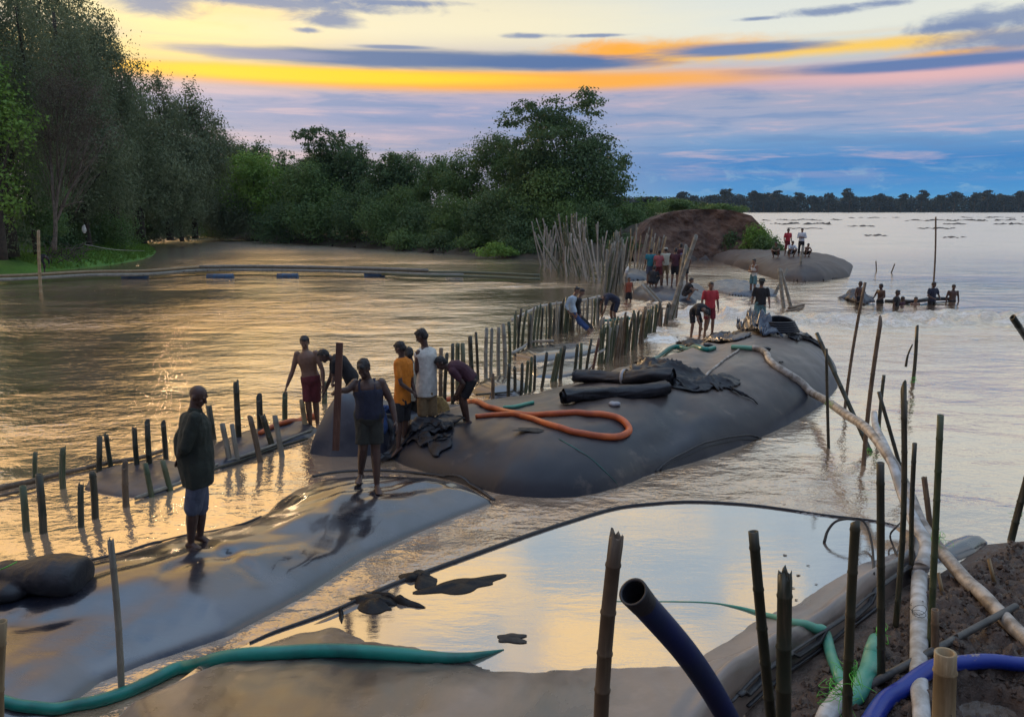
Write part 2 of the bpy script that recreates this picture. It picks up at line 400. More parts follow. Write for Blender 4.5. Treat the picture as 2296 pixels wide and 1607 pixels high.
def mud_mat():
    m, N, b, ob, gen = newmat('wet_mud')
    n = N.noise(ob, 5, 8, .65); n2 = N.noise(ob, 22, 6, .7)
    c = N.mixc(N.ss(n, .35, .65), (.032, .019, .013), (.095, .062, .044)); c = N.mixc(N.ss(n2, .55, .7, 0, .6), c, (.17, .125, .10))
    setb(N, b, base=c, rough=N.ss(n, .35, .6, .25, .75)); bump(N, b, N.m('ADD', n, N.m('MULTIPLY', n2, .6)), .9, .05)
    return m
M['mud'] = mud_mat()
M['cliff'] = simple('eroded_red_earth', (.16, .095, .064), (.085, .050, .036), 1.1, .9, .9, .25)
M['earth'] = simple('dark_earth', (.055, .042, .028), (.035, .035, .018), .5, .95, .8, .2)  # dark brown earth mottled with olive
M['grass'] = simple('green_grass_bank', (.11, .25, .03), (.07, .17, .025), .8, .85, .9, .15)
M['sand'] = simple('wet_sandbar', (.045, .034, .030), (.028, .022, .02), .3, .85)
M['bark'] = simple('pale_bark', (.16, .13, .10), (.08, .065, .05), 6, .9)
M['darkbark'] = simple('dark_bark', (.055, .042, .03), (.03, .025, .018), 6, .9)
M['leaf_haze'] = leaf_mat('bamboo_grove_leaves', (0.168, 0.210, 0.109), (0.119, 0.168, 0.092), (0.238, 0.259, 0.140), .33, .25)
M['leaf_dark'] = leaf_mat('dark_green_leaves', (0.092, 0.165, 0.059), (0.059, 0.123, 0.056), (0.154, 0.217, 0.073), .3, .3)
M['leaf_mid'] = leaf_mat('mid_green_leaves', (0.133, 0.224, 0.062), (0.084, 0.161, 0.062), (0.189, 0.280, 0.077), .32, .3)
M['leaf_bright'] = leaf_mat('bright_green_leaves', (0.182, 0.322, 0.049), (0.119, 0.238, 0.042), (0.266, 0.392, 0.084), .25, .5)
M['leaf_brown'] = leaf_mat('bare_brown_twigs', (.105, .085, .06), (.08, .062, .045), (.13, .11, .075), .2, .3)
M['leaf_far'] = leaf_mat('distant_leaves', (.014, .034, .034), (.009, .024, .028), (.020, .040, .038), .1, .02)
M['bamboo_dark'] = bamboo_mat('dark_bamboo', (.020, .030, .018), (.045, .040, .022), (.095, .075, .045))
M['bamboo_green'] = bamboo_mat('green_bamboo', (.040, .070, .030), (.085, .095, .045), (.16, .13, .075))
M['bamboo_grey'] = bamboo_mat('grey_bamboo', (.17, .16, .13), (.27, .25, .20), (.36, .33, .27), .7)
M['bamboo_brown'] = bamboo_mat('brown_bamboo', (.085, .055, .032), (.15, .10, .06), (.24, .17, .10), .6)
M['bamboo_buff'] = bamboo_mat('buff_bamboo', (.34, .25, .13), (.26, .18, .09), (.44, .33, .19), .6)
M['board'] = bamboo_mat('red_brown_board', (.085, .035, .022), (.12, .055, .035), (.16, .08, .05), .6)
M['plank'] = bamboo_mat('pale_split_pole', (.40, .37, .32), (.28, .26, .22), (.5, .46, .4), .65)
M['sacking'] = simple('golden_sacking', (.36, .25, .09), (.20, .13, .05), 8, .8, .8, .02)
M['drum_blue'] = simple('blue_drum', (.02, .07, .14), (.03, .05, .08), 5, .45)
M['skin'] = simple('brown_skin', (.19, .10, .062), (.14, .072, .045), 9, .45, .1, .004)
M['skin2'] = simple('dark_brown_skin', (.075, .038, .026), (.055, .028, .020), 9, .42, .1, .004)
M['hair'] = simple('black_hair', (.010, .008, .008), (.022, .018, .016), 40, .5, .8, .01)
def cloth(name, c, s=7): return simple(name, c, tuple(x*.72 for x in c), s, .85, .6, .02)
for k, c in dict(olive=(.022, .028, .020), slate=(.095, .11, .16), maroon=(.13, .022, .028), black=(.012, .012, .015), navy=(.018, .022, .045), charcoal=(.028, .030, .024),
                 orange=(.62, .19, .012), white=(.62, .61, .55), khaki=(.22, .15, .075), plum=(.060, .018, .030), jeans=(.022, .055, .16), paleblue=(.42, .52, .60),
                 teal=(.02, .19, .24), pink=(.36, .10, .11), cream=(.48, .48, .38), red=(.45, .035, .045), brick=(.26, .06, .03), seagreen=(.09, .20, .22), purple=(.10, .09, .2),
                 whitecool=(.60, .64, .68), darkred=(.20, .02, .03), camo=(.09, .11, .06), tan=(.30, .17, .09), wine=(.05, .012, .02)).items():
    M['c_'+k] = cloth('cloth_'+k, c)

# ------------------------------------------------------------------ heightfield bags, mud and ground
SURF = []   # everything with a height lookup
class Field:
    def __init__(s, outline, H, W, step=.06, p=2.0, extra=None, dip=2.5, base=0.0, rough=.012, margin=.35):
        P = np.array([(q[0], q[1]) for q in outline], float); s.P = P; s.step = step
        s.x0, s.y0 = P.min(0)-margin; x1, y1 = P.max(0)+margin
        s.nx = int((x1-s.x0)/step)+2; s.ny = int((y1-s.y0)/step)+2
        s.X, s.Y = np.meshgrid(s.x0+np.arange(s.nx)*step, s.y0+np.arange(s.ny)*step, indexing='ij')
        d2 = np.full(s.X.shape, 1e9); ins = np.zeros(s.X.shape, bool)
        for i in range(len(P)):
            a = P[i]; b = P[(i+1) % len(P)]; e = b-a; L = (e**2).sum()+1e-12
            t = np.clip(((s.X-a[0])*e[0]+(s.Y-a[1])*e[1])/L, 0, 1)
            d2 = np.minimum(d2, (s.X-a[0]-t*e[0])**2+(s.Y-a[1]-t*e[1])**2)
            c = ((a[1] > s.Y) != (b[1] > s.Y)); 
            with np.errstate(divide='ignore', invalid='ignore'):
                xx = a[0]+(s.Y-a[1])/(b[1]-a[1])*(b[0]-a[0])
            ins ^= c & (s.X < xx)
        s.sd = np.where(ins, 1, -1)*np.sqrt(d2)
        Hh = H(s.X, s.Y) if callable(H) else H
        Ww = W(s.X, s.Y) if callable(W) else W
        t = np.clip(s.sd/Ww, 0, 1)
        s.Z = base+Hh*(1-(1-t)**p)**(1/1.6 if p > 1.5 else 1)
        s.Z = np.where(s.sd < 0, base+s.sd*dip, s.Z)
        w = np.clip(s.sd/.3, 0, 1)
        s.Z = s.Z+w*rough*(fbm(s.X*1.3, s.Y*1.3, 1.5, 4)+.6*fbm(s.X*5, s.Y*2.2, 4.5, 3))
        if extra is not None: s.Z = s.Z+w*extra(s.X, s.Y, s.sd)
        SURF.append(s)
    def h(s, x, y):
        u = (x-s.x0)/s.step; v = (y-s.y0)/s.step; i = int(u); j = int(v)
        if u < 0 or v < 0 or i >= s.nx-1 or j >= s.ny-1: return -9.
        u -= i; v -= j; Z = s.Z
        return Z[i, j]*(1-u)*(1-v)+Z[i+1, j]*u*(1-v)+Z[i, j+1]*(1-u)*v+Z[i+1, j+1]*u*v
    def build(s, name, mat, low=-.35):
        keep = s.Z > low
        V = np.stack([s.X, s.Y, s.Z], -1).reshape(-1, 3)
        idx = np.arange(s.nx*s.ny).reshape(s.nx, s.ny)
        k = keep[:-1, :-1] & keep[1:, :-1] & keep[1:, 1:] & keep[:-1, 1:]
        F = np.stack([idx[:-1, :-1][k], idx[1:, :-1][k], idx[1:, 1:][k], idx[:-1, 1:][k]], -1)
        used = np.unique(F); mp = np.full(s.nx*s.ny, -1); mp[used] = np.arange(len(used))
        V = V[used]; F = mp[F]
        org = V.mean(0); org[2] = 0
        o = obj(name, mesh_of(name, V-org, F), mat, loc=tuple(org)); return o
def surf(x, y, skip=()):
    z = 0.0
    for s in SURF:
        if s in skip: continue
        v = s.h(x, y)
        if v > z: z = v
    return z
def hit(px, py):
    r = ray(px, py); t = 3.0; prev = t
    while t < 120:
        x, y, z = r.x*t, r.y*t, CH+r.z*t
        if z <= surf(x, y):
            a, b = prev, t
            for _ in range(8):
                c = (a+b)/2
                if CH+r.z*c <= surf(r.x*c, r.y*c): b = c
                else: a = c
            return Vector((r.x*b, r.y*b, CH+r.z*b))
        prev = t; t += .02*max(1, t*.12)
    return PZ(px, py, 0)
def outl(pts, z=0.0): return [PZ(p[0], p[1], p[2] if len(p) > 2 else z) for p in pts]

# --- embankment the photographer stands on, with the mud flat at the lower right
mud_o = outl([(2210, 1222), (2150, 1262), (2100, 1290), (2045, 1305), (1985, 1345), (1925, 1398), (1860, 1445), (1765, 1515), (1672, 1600)]) + \
        [Vector((1.9, 4.4, 0)), Vector((-9, 4.4, 0)), Vector((-9, -6, 0)), Vector((14, -6, 0)), Vector((14, 9.6, 0))] + outl([(2600, 1180), (2400, 1205)])
pudc = PZ(2210, 1570, .25)
def mud_extra(X, Y, sd):
    slope = np.clip(4.35-Y, 0, 3.9)*.50
    cl = .12*np.abs(fbm(X*2.9, Y*2.9, .3, 6, .62))+.045*np.abs(fbm(X*10, Y*10, .9, 3))-.02
    pud = np.clip(1-(((X-pudc.x)/.42)**2+((Y-pudc.y)/.30)**2), 0, 1)
    return slope+cl*np.clip(sd*2.5, 0.2, 1)-.20*np.clip(pud*2.2, 0, 1)
mudF = Field(mud_o, .20, 1.3, .035, 1.6, mud_extra, dip=.6, rough=.02)
o = mudF.build('muddy_bank', M['mud'], -.2); o['kind'] = 'structure'
o['label'] = 'clodded dark mud of the near riverbank'
# standing water seeping up between the clods
pp = [PZ(x, y, .22) for x, y in ((2085, 1400), (2150, 1352), (2260, 1330), (2420, 1318), (2750, 1340), (2750, 1760), (1990, 1720), (1975, 1570), (2030, 1480))]
mm = (mudF.X > 2.4) & (mudF.X < 4.5) & (mudF.Y > 5) & (mudF.Y < 7.5); pz = float(np.quantile(mudF.Z[mm], .34))
mb = MB(); mb.V = [(p.x, p.y, pz) for p in pp][::-1]; mb.F = [tuple(range(len(pp)))]
o = obj('puddle', mb.mesh('puddle'), M['silt_water'], kind='structure')

# --- bag A: the long low sausage awash at the left
A_o = outl([(-260, 1850), (60, 1640), (160, 1580), (220, 1531), (330, 1487), (512, 1426), (688, 1333), (825, 1245), (935, 1195), (1040, 1152), (1100, 1130),
            (1104, 1118, .06), (1054, 1083, .1), (994, 1064, .14), (904, 1053, .16), (832, 1049, .18), (754, 1054, .18), (700, 1066, .16), (655, 1090, .12), (618, 1120, .08),
            (590, 1150, .08), (540, 1172, .08), (480, 1188, .08), (417, 1198, .08), (360, 1212, .08), (270, 1240, .08), (165, 1266, .08), (0, 1302, .08), (-300, 1370, .08), (-900, 1480)])
A_o = [Vector((v.x, v.y, 0)) for v in A_o]
def A_extra(X, Y, sd):
    u = X*.80+Y*.60; v = -X*.60+Y*.80      # along and across the tube
    w = np.clip(sd/.8, 0, 1)
    return w*(.034*np.sin(u*2.1+v*1.4+1.5*vnoise(X*.8, Y*.8, 2.))+.045*np.abs(vnoise(u*.9, v*3.2, 8.))-.03*np.exp(-((u-3.2+.5*v)/.12)**2)-.03*np.exp(-((u-4.6+.3*v)/.10)**2)+.10*np.exp(-((u-5.6)/.9)**2)-.05*np.exp(-((v-8.35-.35*np.sin(u*.9))/.10)**2)*np.exp(-((u-6.2)/1.1)**2))
bagA = Field(A_o, lambda X, Y: .36+.05*np.sin(X*1.1+Y*.6), 1.9, .05, 2.2, A_extra, rough=.018)
o = bagA.build('geotextile_bag', M['wet_bag'])
tag(o, 'long low geotextile tube awash with river water under the man in olive', 'sand bag')

# --- bag B: the big dome
B_o = outl([(872, 1024), (904, 1042), (964, 1062), (1054, 1090), (1120, 1108), (1174, 1115), (1218, 1117), (1288, 1115), (1344, 1104), (1393, 1090), (1446, 1066),
            (1498, 1051), (1586, 1027), (1673, 995), (1743, 964), (1813, 927), (1850, 903), (1878, 868)])
B_o += [Vector((7.95, 18.7, 0)), Vector((8.15, 20.0, 0)), Vector((7.9, 21.0, 0)), Vector((7.0, 21.7, 0)), Vector((5.9, 21.4, 0)), Vector((4.1, 19.2, 0)), Vector((2.7, 17.4, 0)),
        Vector((1.2, 15.9, 0)), Vector((.1, 14.9, 0)), Vector((-1.1, 14.1, 0)), Vector((-2.1, 13.3, 0))]
def HB(X, Y):
    t = np.clip((X+2.0)/9.5, 0, 1); return .44+.72*t**1.0
bagB = Field(B_o, HB, lambda X, Y: 1.25+1.3*np.clip((X+1)/6, 0, 1), .07, 2.3, lambda X, Y, sd: .03*np.sin(X*2.3-Y*1.1)+.022*np.abs(vnoise(X*1.2+Y*.9, (Y-X)*3.2, 5.))+.05*np.exp(-((X+.45*Y-9.3+.3*np.sin(Y))/.35)**2)-.07*np.exp(-((X*.9-.35*Y+1.9)/.22)**2), rough=.02)
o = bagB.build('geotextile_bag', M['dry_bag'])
tag(o, 'huge domed grey geotextile tube with rolled black cloth and orange hose lying on it', 'sand bag')

# --- bag C: foreground bag with a pool on top
C_o = outl([(200, 1652), (313, 1584), (440, 1492), (522, 1456), (605, 1421), (743, 1371), (880, 1311), (1045, 1250), (1170, 1205), (1263, 1174), (1375, 1141), (1460, 1130), (1551, 1125),
            (1668, 1131), (1760, 1142), (1839, 1154), (1965, 1168), (2030, 1184), (2080, 1215), (2075, 1262), (2037, 1290), (1960, 1344), (1902, 1398), (1848, 1434), (1758, 1497), (1712, 1529), (1654, 1587), (1600, 1680)], .12)
C_o = [Vector((v.x, v.y, 0)) for v in C_o] + [Vector((1.9, 4.15, 0)), Vector((-2.4, 4.15, 0))]
pondz = .16
pond_edge = [PZ(x, y, pondz) for x, y in ((100, 1560), (400, 1512), (792, 1503), (1262, 1502), (1375, 1500), (1479, 1487), (1605, 1502), (1668, 1484), (1720, 1462), (1850, 1400), (2100, 1250))]
pe = np.array([(p.x, p.y) for p in pond_edge])
def C_extra(X, Y, sd):
    ye = sum(np.interp(X+q, pe[:, 0], pe[:, 1]) for q in (-.3, -.15, 0, .15, .3))/5+.09*fbm(X*1.6, X*0, .4, 4)
    near = np.clip(ye-Y, -2.5, 3)
    z = np.where(near > 0, .02+.26*(1-np.exp(-near*1.2)), near*.075)
    lf = np.clip((-.2-X)/2.6, 0, 1); z = z+lf*.10+.05*np.clip(1-sd/.5, 0, 1)*lf
    z = z+.17*np.exp(-(sd/.42)**2)/(1+np.exp(-(X-1.35)*5))/(1+np.exp((Y-8.2)*3))
    z = z+.30*np.exp(-((sd-.13)/.07)**2)*np.clip(.8+.5*fbm(X*1.1, Y*1.1, 6.6, 3), .3, 1.2)/(1+np.exp(-(X+1.75)*6))/(1+np.exp(-(Y-4.9)*6))
    # low ridges that just break the pool
    for (px, py, rx, ry, k) in ((1030, 1312, .55, .06, .035),):
        c = PZ(px, py, pondz); dx = (X-c.x)*.86+(Y-c.y)*.5; dy = -(X-c.x)*.5+(Y-c.y)*.86
        z = z+k*np.exp(-(dx/rx)**2-(dy/ry)**2)
    return z
bagC = Field(C_o, .155, .55, .035, 2.0, C_extra, rough=.010)
o = bagC.build('geotextile_bag', M['brown_bag'])
tag(o, 'foreground geotextile bag with a wide pool of water on top and silty brown near edge', 'sand bag')
# the pool: level sheet inside the bag's outline
def inset(P, d):
    Q = []
    n = len(P)
    for i in range(n):
        a, b, c = P[i-1], P[i], P[(i+1) % n]
        t = Vector(((c-a).x, (c-a).y, 0)).normalized(); nn = Vector((t.y, -t.x, 0)); Q.append(Vector((b.x, b.y, 0))+nn*d*(3.4 if (b.x > 1.6 and b.y < 8.6) or b.y < 4.6 else 1))
    return Q
def area(P): return sum(P[i].x*P[(i+1) % len(P)].y-P[(i+1) % len(P)].x*P[i].y for i in range(len(P)))/2
sgn = 1 if area(C_o) < 0 else -1
Q = inset([Vector((v.x, v.y, 0)) for v in C_o], .075*sgn)
me = bpy.data.meshes.new('pool'); bm = bmesh.new()
f = bm.faces.new([bm.verts.new((v.x, v.y, pondz)) for v in Q]); bmesh.ops.triangulate(bm, faces=[f]); bm.normal_update(); 
if sum(ff.normal.z for ff in bm.faces) < 0: bmesh.ops.reverse_faces(bm, faces=bm.faces)
bm.to_mesh(me); bm.free()
obj('pool_water', me, M['silt_water'], kind='structure')
SURF.append(type('Pool', (), {'h': staticmethod(lambda x, y: pondz if bagC.h(x, y) > .05 else -9)})())

# --- small bag peeping out of the water by the mud
E_o = outl([(2080, 1245), (2125, 1215), (2160, 1203), (2200, 1206), (2216, 1218), (2190, 1240), (2150, 1256), (2100, 1262)])
bagE = Field(E_o, .09, .25, .03, 2, rough=.004); o = bagE.build('geotextile_bag', M['wet_bag'], -.1)
tag(o, 'small hump of submerged bag beside the mud at the right', 'sand bag')

# --- upright swollen bag end and the dark bags behind the workers
D_o = [Vector((x, y, 0)) for x, y in ((-3.28, 12.15), (-2.9, 12.0), (-2.45, 12.0), (-2.1, 12.15), (-1.7, 12.5), (-1.2, 12.9), (-.7, 13.4), (-.3, 14.0), (-.6, 14.6), (-1.4, 14.3), (-2.2, 13.7), (-2.9, 13.2), (-3.35, 12.7))]
def HD(X, Y): return .92*np.exp(-((X+2.68)/.85)**4)+.42
bagD = Field(D_o, lambda X, Y: .34+.62*np.exp(-((X+2.72)/.42)**2*(1+.0*Y))+.22*np.exp(-((X+1.9)/.5)**2), .42, .035, 2.4, rough=.02)
o = bagD.build('geotextile_bag', M['dark_bag'])
tag(o, 'dark swollen end of a bag standing upright behind the wooden post', 'sand bag')
G_o = outl([(188, 1098), (205, 1068), (250, 1050), (320, 1038), (372, 1034), (420, 1040), (412, 1070), (380, 1100), (330, 1118), (255, 1112)])
bagG = Field(G_o, .10, .35, .04, 2, rough=.02); o = bagG.build('geotextile_bag', M['dark_bag'], -.15)
tag(o, 'flat dark bag half sunk between the stake rows behind the man in olive', 'sand bag')
H_o = outl([(455, 1048), (480, 1000), (540, 975), (620, 960), (690, 950), (715, 965), (690, 985), (620, 1008), (560, 1032), (500, 1052)])
bagH = Field(H_o, .14, .4, .04, 2, rough=.025); o = bagH.build('geotextile_bag', M['dark_bag'], -.15)
tag(o, 'half sunk bag between bamboo rails left of the shirtless man', 'sand bag')
for pts, hh, lab in (
    ([(1055, 880), (1075, 862), (1110, 852), (1160, 856), (1190, 870), (1160, 890), (1100, 894)], .22, 'pale blue grey bag behind the stakes right of the stooping man'),
    ([(1150, 800), (1195, 782), (1260, 776), (1330, 776), (1350, 786), (1300, 800), (1200, 812)], .16, 'flat silty bag behind the rail among the middle stakes'),
    ([(1190, 832), (1230, 815), (1290, 812), (1330, 818), (1320, 835), (1250, 848), (1200, 846)], .10, 'low bag in the channel inside the middle stake rows')):
    fo_ = Field(outl(pts), hh, .5, .05, 2, rough=.01); o = fo_.build('geotextile_bag', M['wet_bag'], -.15); tag(o, lab, 'sand bag')
# far bags
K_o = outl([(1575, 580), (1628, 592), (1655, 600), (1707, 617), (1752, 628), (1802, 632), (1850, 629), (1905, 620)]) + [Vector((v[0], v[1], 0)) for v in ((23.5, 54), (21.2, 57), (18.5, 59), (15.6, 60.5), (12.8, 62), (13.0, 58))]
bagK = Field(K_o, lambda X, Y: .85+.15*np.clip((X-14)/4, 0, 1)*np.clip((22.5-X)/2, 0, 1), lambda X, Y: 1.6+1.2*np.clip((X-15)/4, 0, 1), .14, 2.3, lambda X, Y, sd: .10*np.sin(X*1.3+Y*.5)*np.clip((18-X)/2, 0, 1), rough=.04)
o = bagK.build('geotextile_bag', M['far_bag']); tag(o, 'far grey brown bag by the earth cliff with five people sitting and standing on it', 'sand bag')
L_o = outl([(1408, 668), (1450, 678), (1500, 682), (1560, 682), (1590, 670), (1580, 650), (1530, 640), (1470, 640), (1425, 650)])
bagL = Field(L_o, .45, 1.2, .1, 2, rough=.05); o = bagL.build('geotextile_bag', M['dark_bag'], -.2); tag(o, 'dark bag under the crowd of workers in midstream', 'sand bag')
N_o = outl([(1370, 626), (1400, 630), (1450, 628), (1460, 618), (1430, 612), (1390, 613)])
bagN = Field(N_o, .4, 1.2, .12, 2, rough=.03); o = bagN.build('geotextile_bag', M['dark_bag'], -.2); tag(o, 'small dark bag by the tall stake bundle left of the crowd', 'sand bag')
R_o = outl([(1585, 640), (1610, 634), (1660, 634), (1700, 642), (1745, 655), (1740, 665), (1690, 666), (1640, 662), (1600, 655)])
bagR = Field(R_o, .22, .7, .1, 2, rough=.06); o = bagR.build('blue_tarp', M['blue_tarp'], -.2); tag(o, 'crumpled blue grey sheet awash behind the man in red', 'tarpaulin')

# --- seams of the bags (webbing bands, parts of the big bags)
bags = [x for x in COL.objects if x.get('category') == 'sand bag']
def seam(parent, pts, r, z=0.02, mat='seam', flat=.5, name='seam'):
    P = []
    for p in spline([hit(*p) for p in pts], 6):
        P.append(Vector((p.x, p.y, max(surf(p.x, p.y), p.z if p.z > 0 else 0)+z)))
    mb = MB(); tube_mb(mb, P, r, 6, flat)
    o = obj(name, mb.mesh(name, origin=parent.location), M[mat], parent); return o
seam(bags[0], [(700, 1069), (754, 1059), (832, 1055), (904, 1058), (994, 1068), (1054, 1086), (1108, 1122)], .030, .01)
seam(bags[0], [(170, 1262), (270, 1240), (360, 1214), (417, 1200), (480, 1190), (540, 1176), (585, 1158)], .022, .005)
seam(bags[1], [(1470, 1058), (1500, 1034), (1533, 1016), (1603, 988), (1655, 978), (1690, 978), (1706, 983)], .022, .01)
seam(bags[1], [(1480, 1056), (1510, 1036), (1545, 1020), (1610, 996), (1660, 986), (1700, 985)], .018, .01)
seam(bags[1], [(1253, 984), (1285, 1002), (1323, 1026), (1360, 1060), (1386, 1090)], .007, .004, 'teal_hose')
mb = MB(); tube_mb(mb, spline([PZ(x, y, .168) for x, y in ((560, 1440), (620, 1414), (743, 1370), (880, 1310), (1045, 1249), (1170, 1204), (1263, 1173), (1375, 1140), (1460, 1129), (1551, 1124), (1668, 1130), (1760, 1141), (1839, 1153), (1965, 1168), (2030, 1186))], 6), [.010, .024, .020, .016, .014], 6)
obj('seam', mb.mesh('seam', origin=bags[2].location), M['seam'], bags[2])
seam(bags[2], [(1656, 1585), (1714, 1528), (1760, 1497), (1848, 1436), (1902, 1402), (1962, 1348), (2037, 1294)], .030, .03)
seam(bags[2], [(1640, 1580), (1700, 1518), (1746, 1487), (1835, 1428), (1890, 1394), (1950, 1342), (2020, 1294)], .016, .03)
seam(bags[2], [(1676, 1590), (1734, 1538), (1790, 1495), (1868, 1440), (1920, 1402), (1975, 1360)], .020, .03)

# ------------------------------------------------------------------ river
def build_river():
    a0, a1 = PZ(160, 1580), PZ(1100, 1130); ux, uy = (a1-a0).normalized()[:2]
    rows = [3.6]
    while rows[-1] < 62: rows.append(rows[-1]*1.0072)
    while rows[-1] < 9000: rows.append(rows[-1]*1.06)
    u = np.concatenate([[-5, -3.2, -2, -1.4, -1.05], np.linspace(-.9, .9, 330), [1.05, 1.4, 2, 3.2, 5]])
    R = np.array(rows); U, Y = np.meshgrid(u, R, indexing='ij'); X = U*Y
    # chop: calm between the stakes and the bags, lively midstream
    yb = np.interp(X, [-8, -4.6, -2.5, 0, 1.5, 4], [8.6, 11.6, 13.4, 15.5, 20, 25])   # line of the stake row
    calm = 1/(1+np.exp((Y-yb)*3.0))
    right = 1/(1+np.exp(-(X-2.2)*2.0))*(Y < 40)
    chop = (1-calm)*.85+calm*(.30+.25*right)
    chop = chop*np.clip(.75+.9*fbm(X*.13, Y*.22, .2, 4), .42, 1.5)
    # rapids pouring through the gap, running off to the right
    yc = 27.6+.55*np.sin(X*.35)+.02*(X-8)
    tb = np.exp(-((Y-yc)/1.5)**2)*(1/(1+np.exp(-(X-3.2)*2)))*(.55+.45*np.clip(1-(X-4)/30, 0, 1))
    yc2 = 33.0; tb2 = .45*np.exp(-((Y-yc2)/2.4)**2)*(1/(1+np.exp(-(X-4)*1.5)))*(1/(1+np.exp((X-10)*1.0)))
    gap = .9*np.exp(-((Y-24.2)/1.5)**2-((X-4.4)/1.0)**2)
    lip = .5*np.exp(-((Y-(11.2+.13*X))/.6)**2)*((X > .8) & (X < 3.2))
    foam = np.clip(tb+tb2+gap, 0, 1)
    amp = .004+.012*chop
    sdr = (X-a0.x)*uy-(Y-a0.y)*ux     # silty rush of water between the long bag and the pool bag
    silt = 1/(1+np.exp(-(sdr+.1)*5))/(1+np.exp((Y-11.6-.10*X)*1.4))/(1+np.exp((X-4.5)*1.2))
    chop = np.maximum(chop, silt*.85)
    Z = amp*(fbm(X*1.0, Y*1.5, .7, 3)) * np.clip(60/Y, 0, 1)
    Z = Z+foam*.42*np.abs(fbm(X*.75, Y*1.3, 3.3, 5, .6))
    Z = Z-.03*foam*0
    Z = Z+.02*np.where((Y > 40) & (Y < 60), np.sin(Y*2.1+fbm(X*.3, Y*.3, 0, 2)*2), 0)*np.exp(-((X+2)/6)**2)
    Z = np.where(Y > 62, 0, Z)
    V = np.stack([X, Y, Z], -1).reshape(-1, 3)
    idx = np.arange(U.size).reshape(U.shape)
    F = np.stack([idx[:-1, :-1], idx[1:, :-1], idx[1:, 1:], idx[:-1, 1:]], -1).reshape(-1, 4)
    me = mesh_of('river_water', V, F)
    for nm, arr in (('chop', np.clip(chop+foam*.8, .1, 1.6)), ('foam', foam), ('silt', silt)):
        a = me.attributes.new(nm, 'FLOAT', 'POINT'); a.data.foreach_set('value', arr.reshape(-1).astype(np.float32))
    obj('river_water', me, M['water'], kind='structure')
build_river()
# riverbed / land base far under everything
mb = MB(); mb.V = [(-9000, -60, -1.2), (9000, -60, -1.2), (9000, 11000, -1.2), (-9000, 11000, -1.2)]; mb.F = [(0, 1, 2, 3)]
obj('riverbed', mb.mesh('riverbed', False), M['earth'], kind='structure')

# ------------------------------------------------------------------ far land
def terrain(name, outline, H, W, step, mat, extra=None, dip=.5, rough=.1, low=-.5, p=1.6, margin=1.0):
    f = Field(outline, H, W, step, p, extra, dip, rough=rough, margin=margin)
    o = f.build(name, mat, low); o['kind'] = 'structure'; return f, o
# left bank with its grass spit
LB_o = outl([(-500, 622), (-60, 616), (60, 612), (190, 600), (260, 592), (312, 583), (340, 573), (347, 564), (334, 554), (312, 541), (292, 530)]) + [Vector((-55, 150, 0)), Vector((-50, 260, 0)), Vector((-220, 260, 0)), Vector((-220, 48, 0))]
landL, o = terrain('grass_bank', LB_o, lambda X, Y: 1.5+np.clip((-30-X)*.06, 0, 3), 9.0, .55, M['grass'], None, .4, .12)
# middle wedge between the channel and the main river
MB_o = outl([(300, 523), (400, 526), (480, 532), (560, 540), (700, 549), (800, 556), (950, 566), (1100, 577), (1250, 584), (1330, 587), (1385, 586)]) + \
       [Vector((9.0, 61.0, 0)), Vector((10.5, 64.2, 0)), Vector((13.6, 65.0, 0)), Vector((17.5, 64.5, 0)), Vector((19.2, 62.6, 0)), Vector((21.6, 61.2, 0)), Vector((23.0, 65, 0)), Vector((26, 80, 0)), Vector((34, 110, 0)), Vector((60, 200, 0)), Vector((110, 420, 0)), Vector((60, 640, 0)), Vector((-260, 640, 0)), Vector((-160, 300, 0))]
landM, o = terrain('middle_bank', MB_o, lambda X, Y: .8+2.4*np.exp(-((X-14)/6)**2)*np.exp(-np.clip(Y-75, 0, 99)/12), lambda X, Y: np.where((X > 8) & (Y < 75), 1.6, 6.0), 1.0, M['earth'], None, .5, .25, margin=2)
SURF.remove(landM)
# eroded earth cliff: a real face with ledges
def cliff():
    top = [(9.2, 60.5), (10.6, 61.6), (12.2, 62.4), (13.8, 62.8), (15.6, 62.8), (17.2, 62.3), (18.6, 61.6), (19.8, 61.0)]
    zt = [.9, 2.9, 3.65, 3.85, 3.9, 3.8, 3.4, 2.0]
    n = 120; m = 46
    tx = np.interp(np.linspace(0, 1, n), np.linspace(0, 1, 8), [t[0] for t in top]); ty = np.interp(np.linspace(0, 1, n), np.linspace(0, 1, 8), [t[1] for t in top]); tz = np.interp(np.linspace(0, 1, n), np.linspace(0, 1, 8), zt)
    V = []
    for i in range(n):
        for j in range(m):
            t = j/(m-1); z = tz[i]*(1-t)-.3*t
            out = 1.9*t**1.7+.25*t
            x = tx[i]; y = ty[i]-out
            r = float(fbm(x*.9, z*1.1, y*.3, 5, .6))*.28*(1 if j else .3)
            V.append((x+r*.25*(i/n-.5), y-r, z))
    F = [(i*m+j, (i+1)*m+j, (i+1)*m+j+1, i*m+j+1) for i in range(n-1) for j in range(m-1)]
    b = len(V)   # flat top going back
    for i in range(n): V.append((tx[i], ty[i]+9, tz[i]*.85))
    F += [(i*m, b+i, b+i+1, (i+1)*m) for i in range(n-1)]
    obj('earth_cliff', mesh_of('earth_cliff', V, F), M['cliff'], kind='structure')
    mb = MB()
    P = [Vector((10.4+i*.55, 60.9+.9*math.sin(i*.25), float(np.interp(10.4+i*.55, [t[0] for t in top], zt))+.02)) for i in range(16)]
cliff()
# far shore across the main river
FS_o = [Vector((60, 880, 0)), Vector((300, 930, 0)), Vector((900, 960, 0)), Vector((2400, 900, 0)), Vector((2600, 1500, 0)), Vector((-300, 1500, 0)), Vector((-300, 880, 0))]
fs, o = terrain('far_shore', FS_o, 2.0, 20, 14, M['earth'], None, .2, .3, margin=10); SURF.remove(fs)
